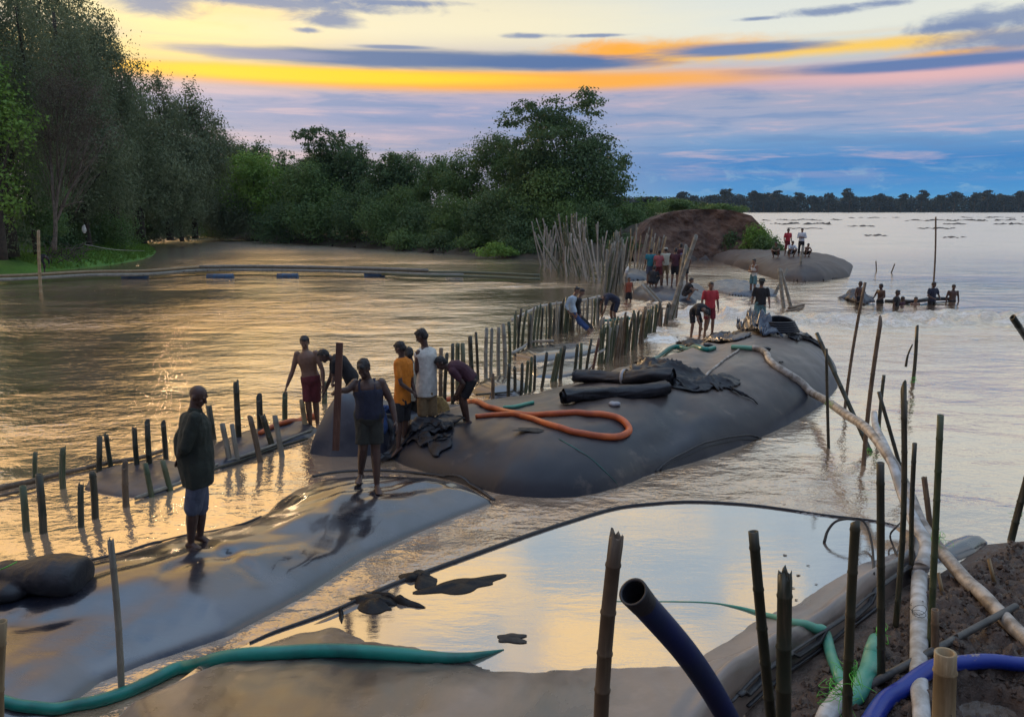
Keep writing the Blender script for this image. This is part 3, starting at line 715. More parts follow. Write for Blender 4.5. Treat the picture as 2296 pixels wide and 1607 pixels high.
# sandbars and flotsam streaks breaking the far water
for i, (x0, x1, y, th, hh) in enumerate(((1705, 1880, 494, 3, .4), (1705, 1857, 503, 3, .5), (2021, 2201, 495, 3, .5), (2113, 2161, 503, 3, .5), (2053, 2133, 513, 3, .35), (1937, 1993, 529, 3, .22),
                                       (2113, 2157, 533, 3, .22), (1885, 1953, 508, 2, .3), (2225, 2330, 494, 3, .5), (2225, 2296, 503, 3, .4), (1760, 1850, 513, 2, .15), (2150, 2290, 488, 2, .4), (1900, 2010, 489, 2, .4))):
    k = 9
    fr = [PZ(x0+(x1-x0)*j/k, y+1.5*math.sin(j*2.1+i)*(th/3)) for j in range(k+1)]
    dep = fr[k//2].y*.035
    bk = [Vector((v.x*(1+dep/v.y*.8), v.y+dep*(.4+.6*math.sin(math.pi*j/k)), 0)) for j, v in enumerate(fr)][::-1]
    f, o = terrain('sandbar', fr+bk, hh*1.0, dep*.4, max(.25, dep/8), M['sand'], None, .4, hh*.6, -.2, margin=1); SURF.remove(f)

# ------------------------------------------------------------------ trees and bushes
def leaves(P, Nrm, size, asp=.55, rnd=.6, seed=0, droop=0.0):
    """one bent leaf (two triangles folded on the midrib) per point"""
    g = np.random.default_rng(seed); n = len(P)
    Nv = Nrm+g.normal(0, rnd, (n, 3)); Nv /= np.linalg.norm(Nv, axis=1)[:, None]+1e-9
    A = np.cross(Nv, g.normal(0, 1, (n, 3))); A[:, 2] -= droop; A /= np.linalg.norm(A, axis=1)[:, None]+1e-9
    Bv = np.cross(Nv, A); s = size*g.uniform(.6, 1.35, n)[:, None]
    p0 = P-A*s*.5; p2 = P+A*s*.5-np.array([0, 0, 1])*s*.12; p1 = P+Bv*s*asp*.5+Nv*s*.1; p3 = P-Bv*s*asp*.5+Nv*s*.1
    V = np.stack([p0, p1, p2, p3], 1).reshape(-1, 3); i = np.arange(n)[:, None]*4
    F = np.concatenate([i+[0, 1, 2], i+[0, 2, 3]], 0)
    return V, F
def crown_points(blobs, n, seed, shell=(.55, 1.05), clump=0, cr=.35):
    g = np.random.default_rng(seed)
    C = np.array([b[0] for b in blobs], float); R = np.array([b[1] for b in blobs], float)
    w = (R[:, 0]*R[:, 2]); w = w/w.sum(); k = g.choice(len(blobs), n, p=w)
    d = g.normal(0, 1, (n, 3)); d /= np.linalg.norm(d, axis=1)[:, None]
    r = g.uniform(shell[0]**2, shell[1]**2, n)**.5
    if clump:   # pull leaves into leafy tufts on the shell
        cd = g.normal(0, 1, (clump*len(blobs), 3)); cd /= np.linalg.norm(cd, axis=1)[:, None]
        cd = cd*g.uniform(.7, 1.08, (len(cd), 1)); pick = g.integers(0, clump, n)+k*clump
        off = g.normal(0, cr, (n, 3)); loc = cd[pick]+off*.55
        P = C[k]+loc*R[k]; nr = off+np.array([0, 0, .5])+cd[pick]*.4
    else:
        P = C[k]+d*R[k]*r[:, None]; nr = d+np.array([0, 0, .35])
    return P, nr
def limb(mb, a, b, r0, r1, n=6, sag=0.0, seed=0):
    g = random.Random(seed); L = (b-a).length
    mid = (a+b)*.5+Vector((g.uniform(-1, 1), g.uniform(-1, 1), g.uniform(-.3, .6)))*L*.1
    tube_mb(mb, spline([a, mid, b], 4), [r0, r1], n)
def tree(name, px, pyb, Y, top, wpx, label, group=None, mat='leaf_mid', kind='round', leafpx=5.0, dens=3.0, seed=1, basez=None, trunk=True, bark='darkbark', low=.12, cat='tree', depth=.8):
    """px,pyb: where its foot is seen; top,wpx: how high and wide it looks"""
    g = random.Random(seed)
    base = PY(px, pyb, Y); tp = PY(px, top, Y)
    z0 = basez if basez is not None else base.z
    H = tp.z-z0; Wd = wpx*(Y*CT)/FPX; x0 = base.x
    root = empty(name, (x0, Y, z0)); tag(root, label, cat, group)
    blobs = []
    if kind == 'round':
        k = 9
        for i in range(k):
            a = g.uniform(0, 6.28); q = g.uniform(0, 1)**.7; zz = g.uniform(low+.1, .9)
            env = math.sin(math.pi*min(1, max(.08, (zz-low)/(1.02-low)))**.75)**.6
            rr = g.uniform(.22, .34)
            blobs.append(((math.cos(a)*q*Wd*.34*env, math.sin(a)*q*Wd*.34*depth*env, zz*H), (Wd*rr*.8, Wd*rr*.8, min(H*.22, Wd*rr*.62))))
        blobs.append(((0, 0, H*.84), (Wd*.24, Wd*.24, H*.16)))
        blobs.append(((0, 0, H*(low+.45)), (Wd*.40, Wd*.4*depth, H*.34)))
        cl, cr = 16, .42
    elif kind == 'bush':
        for i in range(8):
            x = g.uniform(-.42, .42); zz = (1-abs(x)*1.1)*g.uniform(.35, .8)
            blobs.append(((x*Wd, g.uniform(-.25, .25)*Wd*depth, zz*H), (Wd*.2, Wd*.2, H*.22)))
        blobs.append(((0, 0, H*.35), (Wd*.42, Wd*.3, H*.36)))
        cl, cr = 14, .45
    elif kind == 'bamboo':   # arching plumes
        for i in range(16):
            a = g.uniform(0, 6.28); q = g.uniform(.15, 1); zz = g.uniform(.25, .92)*(1-.25*q)
            blobs.append(((math.cos(a)*q*Wd*.36, math.sin(a)*q*Wd*.3, zz*H), (Wd*.15, Wd*.15, H*g.uniform(.10, .17))))
        blobs.append(((0, 0, H*.4), (Wd*.38, Wd*.3, H*.38)))
        cl, cr = 26, .34
    elif kind == 'layered':   # the big spreading tree with flat leafy tiers
        for i in range(44):
            zz = g.uniform(.20, .96); env = (.42+.62*math.sin(math.pi*min(1, (1.0-zz)*.95+.16))**.6)
            a = g.uniform(0, 6.28); q = g.uniform(.3, 1)
            rr = g.uniform(.09, .15)
            blobs.append(((math.cos(a)*q*Wd*.46*env, math.sin(a)*q*Wd*.4*env, zz*H), (Wd*rr, Wd*rr, Wd*rr*.55)))
        blobs.append(((0, 0, H*.42), (Wd*.34, Wd*.3, H*.30)))
        blobs.append(((-.05*Wd, 0, H*.68), (Wd*.2, Wd*.2, H*.16)))
        cl, cr = 12, .40
    ls = leafpx*(Y*CT)/FPX
    dens = dens*(1.9 if kind == 'bamboo' and dens > 1.5 else 1)
    n = int(min(34000, dens*wpx*(pyb-top)/(leafpx*leafpx*.30)))
    P, nr = crown_points(blobs, n, seed*13+5, clump=cl, cr=cr)
    P[:, 2] = np.where(P[:, 2] < .02*H, np.abs(P[:, 2])*.5+.05, P[:, 2])
    V, F = leaves(P, nr, ls, .6 if kind != 'bamboo' else .45, .55, seed, .6 if kind == 'bamboo' else .1)
    me = mesh_of('crown', V, F, False); obj('crown', me, M[mat], root)
    if trunk:
        mb = MB(); r = max(.06, H*.018)
        top_ = Vector((g.uniform(-.03, .03)*Wd, 0, H*.8))
        tube_mb(mb, spline([Vector((0, 0, -.3)), Vector((g.uniform(-.02, .02)*Wd, 0, H*.35)), top_], 5), [r*1.3, r, r*.3], 8)
        for i, b in enumerate(blobs[:9]):
            s = Vector((0, 0, H*g.uniform(.2, .5))); limb(mb, s, Vector(b[0]), r*.45, r*.12, 5, seed=seed+i)
        obj('trunk', mb.mesh('trunk'), M[bark], root)
    return root
GL = 'tall trees and bamboo of the left bank'
T = tree
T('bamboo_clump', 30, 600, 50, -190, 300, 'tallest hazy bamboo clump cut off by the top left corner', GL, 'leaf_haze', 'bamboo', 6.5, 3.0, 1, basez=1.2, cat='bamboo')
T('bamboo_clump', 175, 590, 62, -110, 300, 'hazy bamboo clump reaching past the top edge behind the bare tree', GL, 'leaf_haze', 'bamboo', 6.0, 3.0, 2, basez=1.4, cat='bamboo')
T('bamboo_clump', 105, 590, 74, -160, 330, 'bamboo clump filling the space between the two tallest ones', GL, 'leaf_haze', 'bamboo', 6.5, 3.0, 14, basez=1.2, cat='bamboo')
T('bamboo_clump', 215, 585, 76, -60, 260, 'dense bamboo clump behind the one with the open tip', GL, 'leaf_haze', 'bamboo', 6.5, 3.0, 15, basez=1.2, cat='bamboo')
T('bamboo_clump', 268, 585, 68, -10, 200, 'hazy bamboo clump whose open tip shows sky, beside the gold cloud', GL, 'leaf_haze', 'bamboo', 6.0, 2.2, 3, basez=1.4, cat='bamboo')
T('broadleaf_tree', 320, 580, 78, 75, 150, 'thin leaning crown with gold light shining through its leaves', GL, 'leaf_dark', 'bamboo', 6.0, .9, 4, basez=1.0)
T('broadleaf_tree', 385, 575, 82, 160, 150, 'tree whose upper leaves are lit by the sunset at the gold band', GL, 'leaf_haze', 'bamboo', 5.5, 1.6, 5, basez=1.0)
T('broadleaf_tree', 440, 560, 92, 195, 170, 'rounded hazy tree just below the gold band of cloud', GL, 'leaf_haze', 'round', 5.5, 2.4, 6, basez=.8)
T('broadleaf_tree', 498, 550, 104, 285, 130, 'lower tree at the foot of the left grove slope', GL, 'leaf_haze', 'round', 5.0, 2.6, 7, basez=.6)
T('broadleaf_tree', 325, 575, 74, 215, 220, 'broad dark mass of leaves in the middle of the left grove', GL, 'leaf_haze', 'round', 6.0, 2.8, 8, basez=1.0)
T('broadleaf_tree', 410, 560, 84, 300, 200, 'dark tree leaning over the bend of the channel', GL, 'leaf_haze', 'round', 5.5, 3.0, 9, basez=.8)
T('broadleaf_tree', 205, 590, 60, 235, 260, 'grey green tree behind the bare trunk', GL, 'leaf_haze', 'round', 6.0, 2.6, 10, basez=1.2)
T('broadleaf_tree', 10, 605, 47, 110, 210, 'bright broad leaved tree at the left edge', GL, 'leaf_bright', 'round', 9.0, 1.2, 11, basez=1.2)
T('broadleaf_tree', 85, 600, 52, 330, 150, 'low bright green tree left of the bare trunk', GL, 'leaf_mid', 'round', 7.0, 1.8, 12, basez=1.2)
for i, (x, b, Y, t, w, m, lab) in enumerate((
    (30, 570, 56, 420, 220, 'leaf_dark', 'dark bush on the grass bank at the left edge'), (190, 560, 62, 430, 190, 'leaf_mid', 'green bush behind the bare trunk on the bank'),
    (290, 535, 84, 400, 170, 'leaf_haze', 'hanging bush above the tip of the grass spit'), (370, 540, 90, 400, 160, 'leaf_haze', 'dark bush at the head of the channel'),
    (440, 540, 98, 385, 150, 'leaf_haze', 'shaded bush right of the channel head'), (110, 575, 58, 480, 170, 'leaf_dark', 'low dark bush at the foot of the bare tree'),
    (235, 550, 72, 490, 130, 'leaf_mid', 'low green bush on the grass spit'), (330, 545, 92, 465, 110, 'leaf_dark', 'low dark bush beyond the spit'))):
    T('bush', x, b, Y, t, w, lab, 'bushes of the left bank', m, 'bush', 5.5, 3.0, 20+i, basez=.4, trunk=False, cat='bush')
GM = 'tree belt of the middle bank'
belt = [(548, 318, 120, 118, 'leaf_dark', 'round', 'small crowned tree farthest left in the belt, against the sky'), (598, 322, 100, 112, 'leaf_dark', 'round', 'tree with a ragged thin top left of the round one'),
        (575, 345, 180, 100, 'leaf_bright', 'round', 'yellow green rounded tree at the left of the belt'), (655, 340, 110, 104, 'leaf_dark', 'round', 'narrow dark tree left of the flat topped one'),
        (738, 282, 160, 96, 'leaf_dark', 'layered', 'flat topped dark tree, tallest of the left half of the belt'), (800, 322, 120, 94, 'leaf_dark', 'round', 'dark tree just right of the flat topped one'),
        (862, 338, 120, 90, 'leaf_dark', 'layered', 'dark tree with a spiky outline in mid belt'), (925, 350, 130, 90, 'leaf_dark', 'round', 'dark round tree behind the middle bushes'),
        (985, 348, 120, 86, 'leaf_mid', 'round', 'mid green tree left of the big tree group'), (1050, 334, 150, 82, 'leaf_mid', 'round', 'mid green tree touching the left flank of the big tree'),
        (690, 360, 170, 92, 'leaf_mid', 'round', 'leafy tree hanging over the channel below the flat topped one'), (1135, 318, 190, 80, 'leaf_dark', 'round', 'dark shoulder tree left of the big spreading one'), (765, 330, 190, 97, 'leaf_dark', 'round', 'broad dark tree under the flat topped one'), (900, 352, 180, 92, 'leaf_mid', 'round', 'broad leafy tree filling the middle of the belt'), (1160, 345, 170, 77, 'leaf_mid', 'round', 'mid green tree tucked under the left flank of the big spreading one')]
for i, (x, t, w, Y, m, k, lab) in enumerate(belt):
    T('broadleaf_tree', x, 550, Y, t, w, lab, GM, m, k, 5.5, 3.0, 40+i, basez=.9, low=.1)
T('broadleaf_tree', 1262, 570, 73, 216, 300, 'big spreading tree with tiers of leaves standing highest over the bank', GM, 'leaf_dark', 'layered', 6.5, 5.0, 60, basez=1.0)
T('broadleaf_tree', 1350, 570, 76, 330, 150, 'lower right shoulder of leaves beside the big spreading tree', GM, 'leaf_dark', 'layered', 6.0, 2.6, 61, basez=1.0)
T('broadleaf_tree', 1225, 580, 69, 385, 220, 'round green tree in front of the big spreading tree', GM, 'leaf_mid', 'round', 6.0, 2.6, 62, basez=.8)
bush = [(500, 535, 112, 400, 150, 'leaf_mid', 'bamboo like bush hanging over the bend'), (470, 530, 108, 430, 110, 'leaf_mid', 'pale green bush right at the channel bend'), (575, 540, 100, 420, 170, 'leaf_haze', 'dark bush left of the hanging tree'),
        (665, 546, 92, 430, 170, 'leaf_dark', 'shaded bush under the hanging tree'), (745, 550, 88, 410, 170, 'leaf_mid', 'green bush in the left half of the belt'), (820, 555, 84, 400, 160, 'leaf_dark', 'dark bush left of mid belt'),
        (895, 560, 80, 405, 160, 'leaf_mid', 'green bush at mid belt'), (970, 566, 77, 415, 160, 'leaf_dark', 'dark bush right of mid belt'), (1045, 572, 74, 400, 160, 'leaf_mid', 'green bush left of the big tree'),
        (1115, 578, 70, 410, 150, 'leaf_dark', 'dark bush below the shoulder tree'), (1180, 585, 67, 440, 150, 'leaf_dark', 'dark bush behind the left end of the stakes'), (1260, 588, 66, 450, 160, 'leaf_mid', 'green bush behind the thick cluster of stakes'),
        (1330, 590, 66, 440, 150, 'leaf_dark', 'dark bush right of the stake cluster'), (1395, 585, 68, 432, 130, 'leaf_mid', 'mid green bush left of the cliff'), (1455, 560, 72, 432, 120, 'leaf_mid', 'bush on the bank just left of the cliff top'),
        (1110, 590, 63, 540, 90, 'leaf_bright', 'tuft of bright river grass at the waterline'), (1400, 600, 61, 520, 90, 'leaf_dark', 'low bush in the shadow left of the cliff'),
        (930, 575, 75, 500, 130, 'leaf_mid', 'low green bush drooping to the water at mid belt'), (1010, 580, 72, 505, 130, 'leaf_dark', 'low dark bush drooping to the water left of the big tree'), (1075, 585, 69, 510, 110, 'leaf_mid', 'low green bush drooping to the water below the big tree'), (1165, 592, 64.5, 515, 110, 'leaf_dark', 'low dark bush at the water by the first thin sticks'), (1225, 594, 64, 520, 110, 'leaf_dark', 'low dark bush at the water behind the thicket'),
        (1500, 520, 76, 440, 110, 'leaf_mid', 'green bush on the cliff top at its left end'), (1560, 500, 80, 448, 110, 'leaf_dark', 'dark bush behind the cliff top'), (1618, 490, 68, 452, 100, 'leaf_mid', 'bush overhanging the right end of the cliff top'),
        (1660, 520, 63, 472, 80, 'leaf_mid', 'leafy bush spilling down the right side of the cliff'), (1690, 560, 60.5, 486, 70, 'leaf_bright', 'bright bush at the right foot of the cliff'),
        (1722, 575, 59, 512, 70, 'leaf_mid', 'bush at the tip of the bank beside the seated people'), (1640, 560, 61.5, 505, 40, 'leaf_dark', 'small tuft growing on the cliff face')]
for i, (x, b, Y, t, w, m, lab) in enumerate(bush):
    T('bush', x, b, Y, t, w, lab, 'bushes of the middle bank', m, 'bush', 5.0, 3.2, 80+i, basez=(3.5 if 1480 < x < 1640 else (.1 if x < 1480 else .2) if True else 0), trunk=False, cat='bush', depth=.6)
for i, (x, Y, t, w, lab) in enumerate(((300, 150, 235, 130, 'added dark tree blocking the sun at the back of the channel bend'), (352, 140, 205, 140, 'added dark tree blocking the sun across the channel bend'), (405, 150, 235, 120, 'added dark tree blocking the sun behind the bushes of the bend'), (455, 138, 345, 120, 'added dark tree blocking the sun behind the pale bush of the bend'), (505, 135, 350, 110, 'added dark tree blocking the sun deep in the bend'))):
    T('broadleaf_tree', x, 525, Y, t, w, lab, GM, 'leaf_dark', 'bush', 4.5, 3.2, 120+i, basez=.2, low=.05)  # trees added behind the bend to block the low sun and fill the gap
# bare brown tree on the left bank
def bare_tree():
    Y = 49.0; b = PY(122, 548, Y); root = empty('bare_tree', (b.x, Y, b.z-.4)); tag(root, 'slender half bare tree with pale forked trunk and brown twigs', 'tree', None)
    def q(x, y, dy=0): v = PY(x, y, Y+dy); return Vector((v.x-b.x, dy, v.z-b.z+.4))
    mb = MB()
    for pts, r in (([(122, 560), (124, 500), (118, 420), (112, 330), (108, 250)], (.14, .04)), ([(124, 500), (150, 440), (172, 400), (190, 340), (205, 280)], (.10, .02)), ([(124, 490), (132, 420), (150, 340), (160, 230)], (.09, .02)),
                   ([(140, 465), (165, 455), (190, 452)], (.05, .015)), ([(118, 400), (98, 330), (92, 250)], (.06, .02)), ([(172, 400), (215, 350), (240, 300)], (.05, .015)), ([(132, 420), (128, 300), (135, 190)], (.05, .015))):
        tube_mb(mb, spline([q(*p, random.uniform(-.4, .4) if i else 0) for i, p in enumerate(pts)], 5), list(r), 7)
    gg = random.Random(4)
    for i in range(140):
        x = gg.uniform(80, 235); y = gg.uniform(170, 400); p = q(x, y, gg.uniform(-1.6, 1.6)); c = q(128+(x-128)*.45, y+gg.uniform(40, 90), 0)
        tube_mb(mb, [c, (c+p)*.5+Vector((0, 0, .15)), p], [.022, .008], 4)
    obj('trunk', mb.mesh('trunk'), M['bark'], root)
    bl = [(tuple(q(x, y)), (r*.028, r*.028, r*.028)) for x, y, r in ((110, 200, 45), (150, 190, 50), (185, 235, 45), (105, 270, 40), (225, 295, 40), (150, 290, 50), (90, 330, 30), (190, 330, 40))]
    P, nr = crown_points(bl, 6500, 3, clump=22, cr=.5); V, F = leaves(P, nr, .16, .35, .8, 5)
    obj('crown', mesh_of('crown', V, F, False), M['leaf_brown'], root)
bare_tree()
# far treeline: individuals that stand out plus one mass
gg = random.Random(9)
def far_crown(mb_pts, x, y, z, w, h): pass
P_, R_ = [], []
for i in range(520):
    x = gg.uniform(60, 1150); y = 905+gg.uniform(0, 60)+x*.03; h = gg.uniform(16, 21)*(1.12-.22*abs(math.sin(x*.011))); w = gg.uniform(12, 20)
    P_.append(((x, y, h*.5), (w*.55, 6, h*.5)))
P, nr = crown_points(P_, 90000, 77, shell=(.7, 1.05)); V, F = leaves(P, nr, 2.6, .8, .7, 3)
o = obj('treeline', mesh_of('treeline', V, F, False), M['leaf_far'], None, kind='stuff'); o['label'] = 'continuous dark line of distant trees along the far shore'; o['category'] = 'treeline'
protos = []
for k in range(4):
    bl = []
    g2 = random.Random(100+k)
    for j in range(7): bl.append(((g2.uniform(-4, 4), g2.uniform(-3, 3), g2.uniform(13, 21)), (g2.uniform(3, 5.5), 3.5, g2.uniform(1.6, 3))))
    P, nr = crown_points(bl, 1100, 200+k, clump=6, cr=.5); V, F = leaves(P, nr, 1.9, .8, .7, k); cm = mesh_of('crown', V, F, False); cm.materials.append(M['leaf_far'])
    mb = MB(); tube_mb(mb, [Vector((0, 0, 0)), Vector((.3, 0, 9)), Vector((0, 0, 17))], [.5, .3], 6)
    for b in bl[:4]: limb(mb, Vector((0, 0, 10)), Vector(b[0]), .3, .1, 5, seed=k)
    tm = mb.mesh('trunk'); tm.materials.append(M['darkbark']); protos.append((cm, tm))
desc = ['spreading', 'flat topped', 'rounded', 'ragged']
for i, px in enumerate((1418, 1440, 1462, 1530, 1552, 1590, 1628, 1690, 1712, 1745, 1790, 1822, 1858, 1905, 1940, 1972, 2020, 2065, 2110, 2140, 2185, 2215, 2252, 2285)):
    near = px < 1475
    Y = 300.0 if near else gg.uniform(880, 900)
    v = PY(px, 460, Y); r = empty('distant_tree', (v.x, Y, 0 if not near else -1.5)); s = gg.uniform(.8, 1.12)*(.42 if near else 1); r.scale = (s, s, s*gg.uniform(.9, 1.1)); r.rotation_euler.z = gg.uniform(0, 6)
    tag(r, ('%s %s distant tree rising a little above the far treeline%s' % (('tall', 'low')[i % 2], desc[i % 4], '')) if not near else 'far tree showing between the big tree and the cliff', 'tree', 'trees rising above the far treeline' if not near else 'far trees left of the cliff')
    c, t = protos[i % 4]; obj('crown', c, None, r); obj('trunk', t, None, r)
# white bird-like speck / cloth on a bush and tiny fisherman are handled with the people
# river grass on the spit: stuff
P = []
g3 = np.random.default_rng(8)
X = g3.uniform(-46, -22, 60000); Yv = g3.uniform(50, 100, 60000)
keep = []
for x, y in zip(X, Yv):
    z = landL.h(x, y)
    if z > .05: keep.append((x, y, z+.05))
    if len(keep) > 24000: break
P = np.array(keep); nr = np.tile(np.array([0, -1.0, .6]), (len(P), 1)); V, F = leaves(P, nr, .45, .22, .7, 12, -1.6)
o = obj('grass', mesh_of('grass', V, F, False), M['leaf_bright'], None, kind='stuff'); o['label'] = 'short green grass covering the low spit of the left bank'; o['category'] = 'grass'
# tangle of brown brush lying on the grass bank
mb = MB()
for i in range(60):
    a = hit(gg.uniform(105, 190), gg.uniform(560, 592)); b_ = a+Vector((gg.uniform(-1.6, 1.6), gg.uniform(-.8, .8), gg.uniform(.1, .9))); tube_mb(mb, [a, (a+b_)*.5+Vector((0, 0, .25)), b_], [.035, .012], 4)
o = obj('brushwood', mb.mesh('brushwood'), M['bark'], None, kind='stuff'); o['label'] = 'tangle of dead brown branches on the grass below the bare tree'

# ------------------------------------------------------------------ people
DG = bpy.context.evaluated_depsgraph_get
def remesh(name, mb, voxel, smooth=4, noise=0.0, nscale=9.0, cut=None):
    me = mesh_of(name+'_src', mb.V, mb.F); o = bpy.data.objects.new('tmp', me); COL.objects.link(o)
    r = o.modifiers.new('r', 'REMESH'); r.mode = 'VOXEL'; r.voxel_size = voxel
    s = o.modifiers.new('s', 'SMOOTH'); s.iterations = smooth; s.factor = .5
    dg = DG(); dg.update(); out = bpy.data.meshes.new_from_object(o.evaluated_get(dg)); out.name = name
    bpy.data.objects.remove(o); bpy.data.meshes.remove(me)
    if noise:
        n = len(out.vertices); c = np.empty(n*3); out.vertices.foreach_get('co', c); c = c.reshape(-1, 3)
        nn = np.empty(n*3); out.vertices.foreach_get('normal', nn); nn = nn.reshape(-1, 3)
        f = fbm(c[:, 0]*nscale, c[:, 1]*nscale, c[:, 2]*nscale*.55, 3)
        c = c+nn*(f*noise)[:, None]; out.vertices.foreach_set('co', c.reshape(-1))
    out.shade_smooth(); out.update(); return out
def ell(mb, c, ax, r, n=10, m=7):
    """ellipsoid with axes ax (3 vectors) and radii r"""
    rings = []
    for j in range(m):
        t = math.pi*(j+.5)/m
        rings.append([c+ax[2]*(-math.cos(t)*r[2])+ax[0]*(math.cos(2*math.pi*i/n)*math.sin(t)*r[0])+ax[1]*(math.sin(2*math.pi*i/n)*math.sin(t)*r[1]) for i in range(n)])
    mb.loft(rings)
def cap(mb, a, b, ra, rb, n=10, mid=None):
    """tapered limb with rounded ends; mid = (t, radius) swells it"""
    d = (b-a); L = d.length
    if L < 1e-5: return
    d = d/L; u, v = frame(d)
    st = [(-.8*ra, .55*ra), (-.35*ra, .92*ra), (0, ra)]
    if mid: st.append((L*mid[0], mid[1]))
    st += [(L, rb), (L+.35*rb, .92*rb), (L+.8*rb, .55*rb)]
    mb.loft([ring(a+d*t, u, v, r, r, n) for t, r in st])
def torso_rings(J, S, spec, n=14):
    """J: pelvis, chest, neck + side vectors; spec = [(t, rx, ry)] t 0 pelvis..1 neck"""
    p, c, k = J['pelvis'], J['chest'], J['neck']; pts = spline([p, c, k], 8)
    sx0 = (J['hipR']-J['hipL']).normalized(); sx1 = (J['shR']-J['shL']).normalized()
    R = []
    for t, rx, ry in spec:
        tt = max(0, min(1, t)); f = tt*(len(pts)-1); i = min(int(f), len(pts)-2); q = pts[i]*(1-(f-i))+pts[i+1]*(f-i)
        d = (pts[i+1]-pts[i]).normalized()
        if t < 0: q = pts[0]+(pts[1]-pts[0]).normalized()*t*.5*S
        sx = (sx0*(1-tt)+sx1*tt).normalized(); sx = (sx-d*sx.dot(d)).normalized(); sy = d.cross(sx).normalized()
        R.append(ring(q, sx, sy, rx*S, ry*S, n))
    return R
def hand(mb, w, dirn, palm, S, curl=.5, side=1, fine=True):
    """palm + five fingers; dirn along the hand, palm = palm normal"""
    d = dirn.normalized(); pn = (palm-d*palm.dot(d)).normalized() if (palm-d*palm.dot(d)).length > .01 else frame(d)[0]
    sx = d.cross(pn).normalized()
    ell(mb, w+d*.045*S, (sx, pn, d), (.040*S, .017*S, .055*S), 10, 6)
    if not fine:
        cap(mb, w+d*.07*S, w+d*.13*S+pn*.03*S*curl*2, .018*S, .012*S, 6); cap(mb, w+d*.02*S+sx*side*.03*S, w+d*.07*S+sx*side*.055*S+pn*.02*S, .011*S, .009*S, 6); return
    for i, (o_, L) in enumerate(((-.030, .060), (-.010, .075), (.011, .080), (.031, .070))):
        a = w+d*.085*S+sx*o_*S*side; a1 = a+(d*math.cos(curl*.6)+pn*math.sin(curl*.6))*L*.5*S
        a2 = a1+(d*math.cos(curl*1.8)+pn*math.sin(curl*1.8))*L*.32*S; a3 = a2+(d*math.cos(curl*2.8)+pn*math.sin(curl*2.8))*L*.25*S
        cap(mb, a-d*.02*S, a1, .0098*S, .0092*S, 6); cap(mb, a1, a2, .0092*S, .0085*S, 6); cap(mb, a2, a3, .0085*S, .0072*S, 6)
    t0 = w+d*.025*S+sx*side*.030*S; t1 = t0+(d*.6+sx*side*.75+pn*.25).normalized()*.040*S; t2 = t1+(d*.9+sx*side*.1+pn*.45).normalized()*.032*S
    cap(mb, t0, t1, .0135*S, .011*S, 6); cap(mb, t1, t2, .011*S, .009*S, 6)
def foot(mb, an, toe, S, voxel):
    d = Vector((toe.x-an.x, toe.y-an.y, toe.z-an.z)); dd = d.normalized(); L = .25*S
    up = Vector((0, 0, 1)); sx = dd.cross(up).normalized() if abs(dd.z) < .95 else Vector((1, 0, 0)); uu = sx.cross(dd).normalized()
    heel = an-dd*.055*S-uu*.045*S
    R = []
    for t, w, h, z in ((0, .022, .018, .0), (.05, .032, .034, .004), (.2, .034, .045, .014), (.45, .036, .036, .010), (.68, .046, .024, .0), (.86, .044, .017, -.004), (.97, .032, .011, -.008)):
        R.append(ring(heel+dd*L*t+uu*(z-.012)*S, sx, uu, w*S, h*S, 10))
    mb.loft(R)
    for i, (o_, l) in enumerate(((-.034, 1.02), (-.014, 1.0), (.004, .97), (.020, .93), (.034, .88))):
        cap(mb, heel+dd*L*.82+sx*o_*S-uu*.014*S, heel+dd*L*l+sx*o_*S-uu*.018*S, .011*S, .009*S, 6)
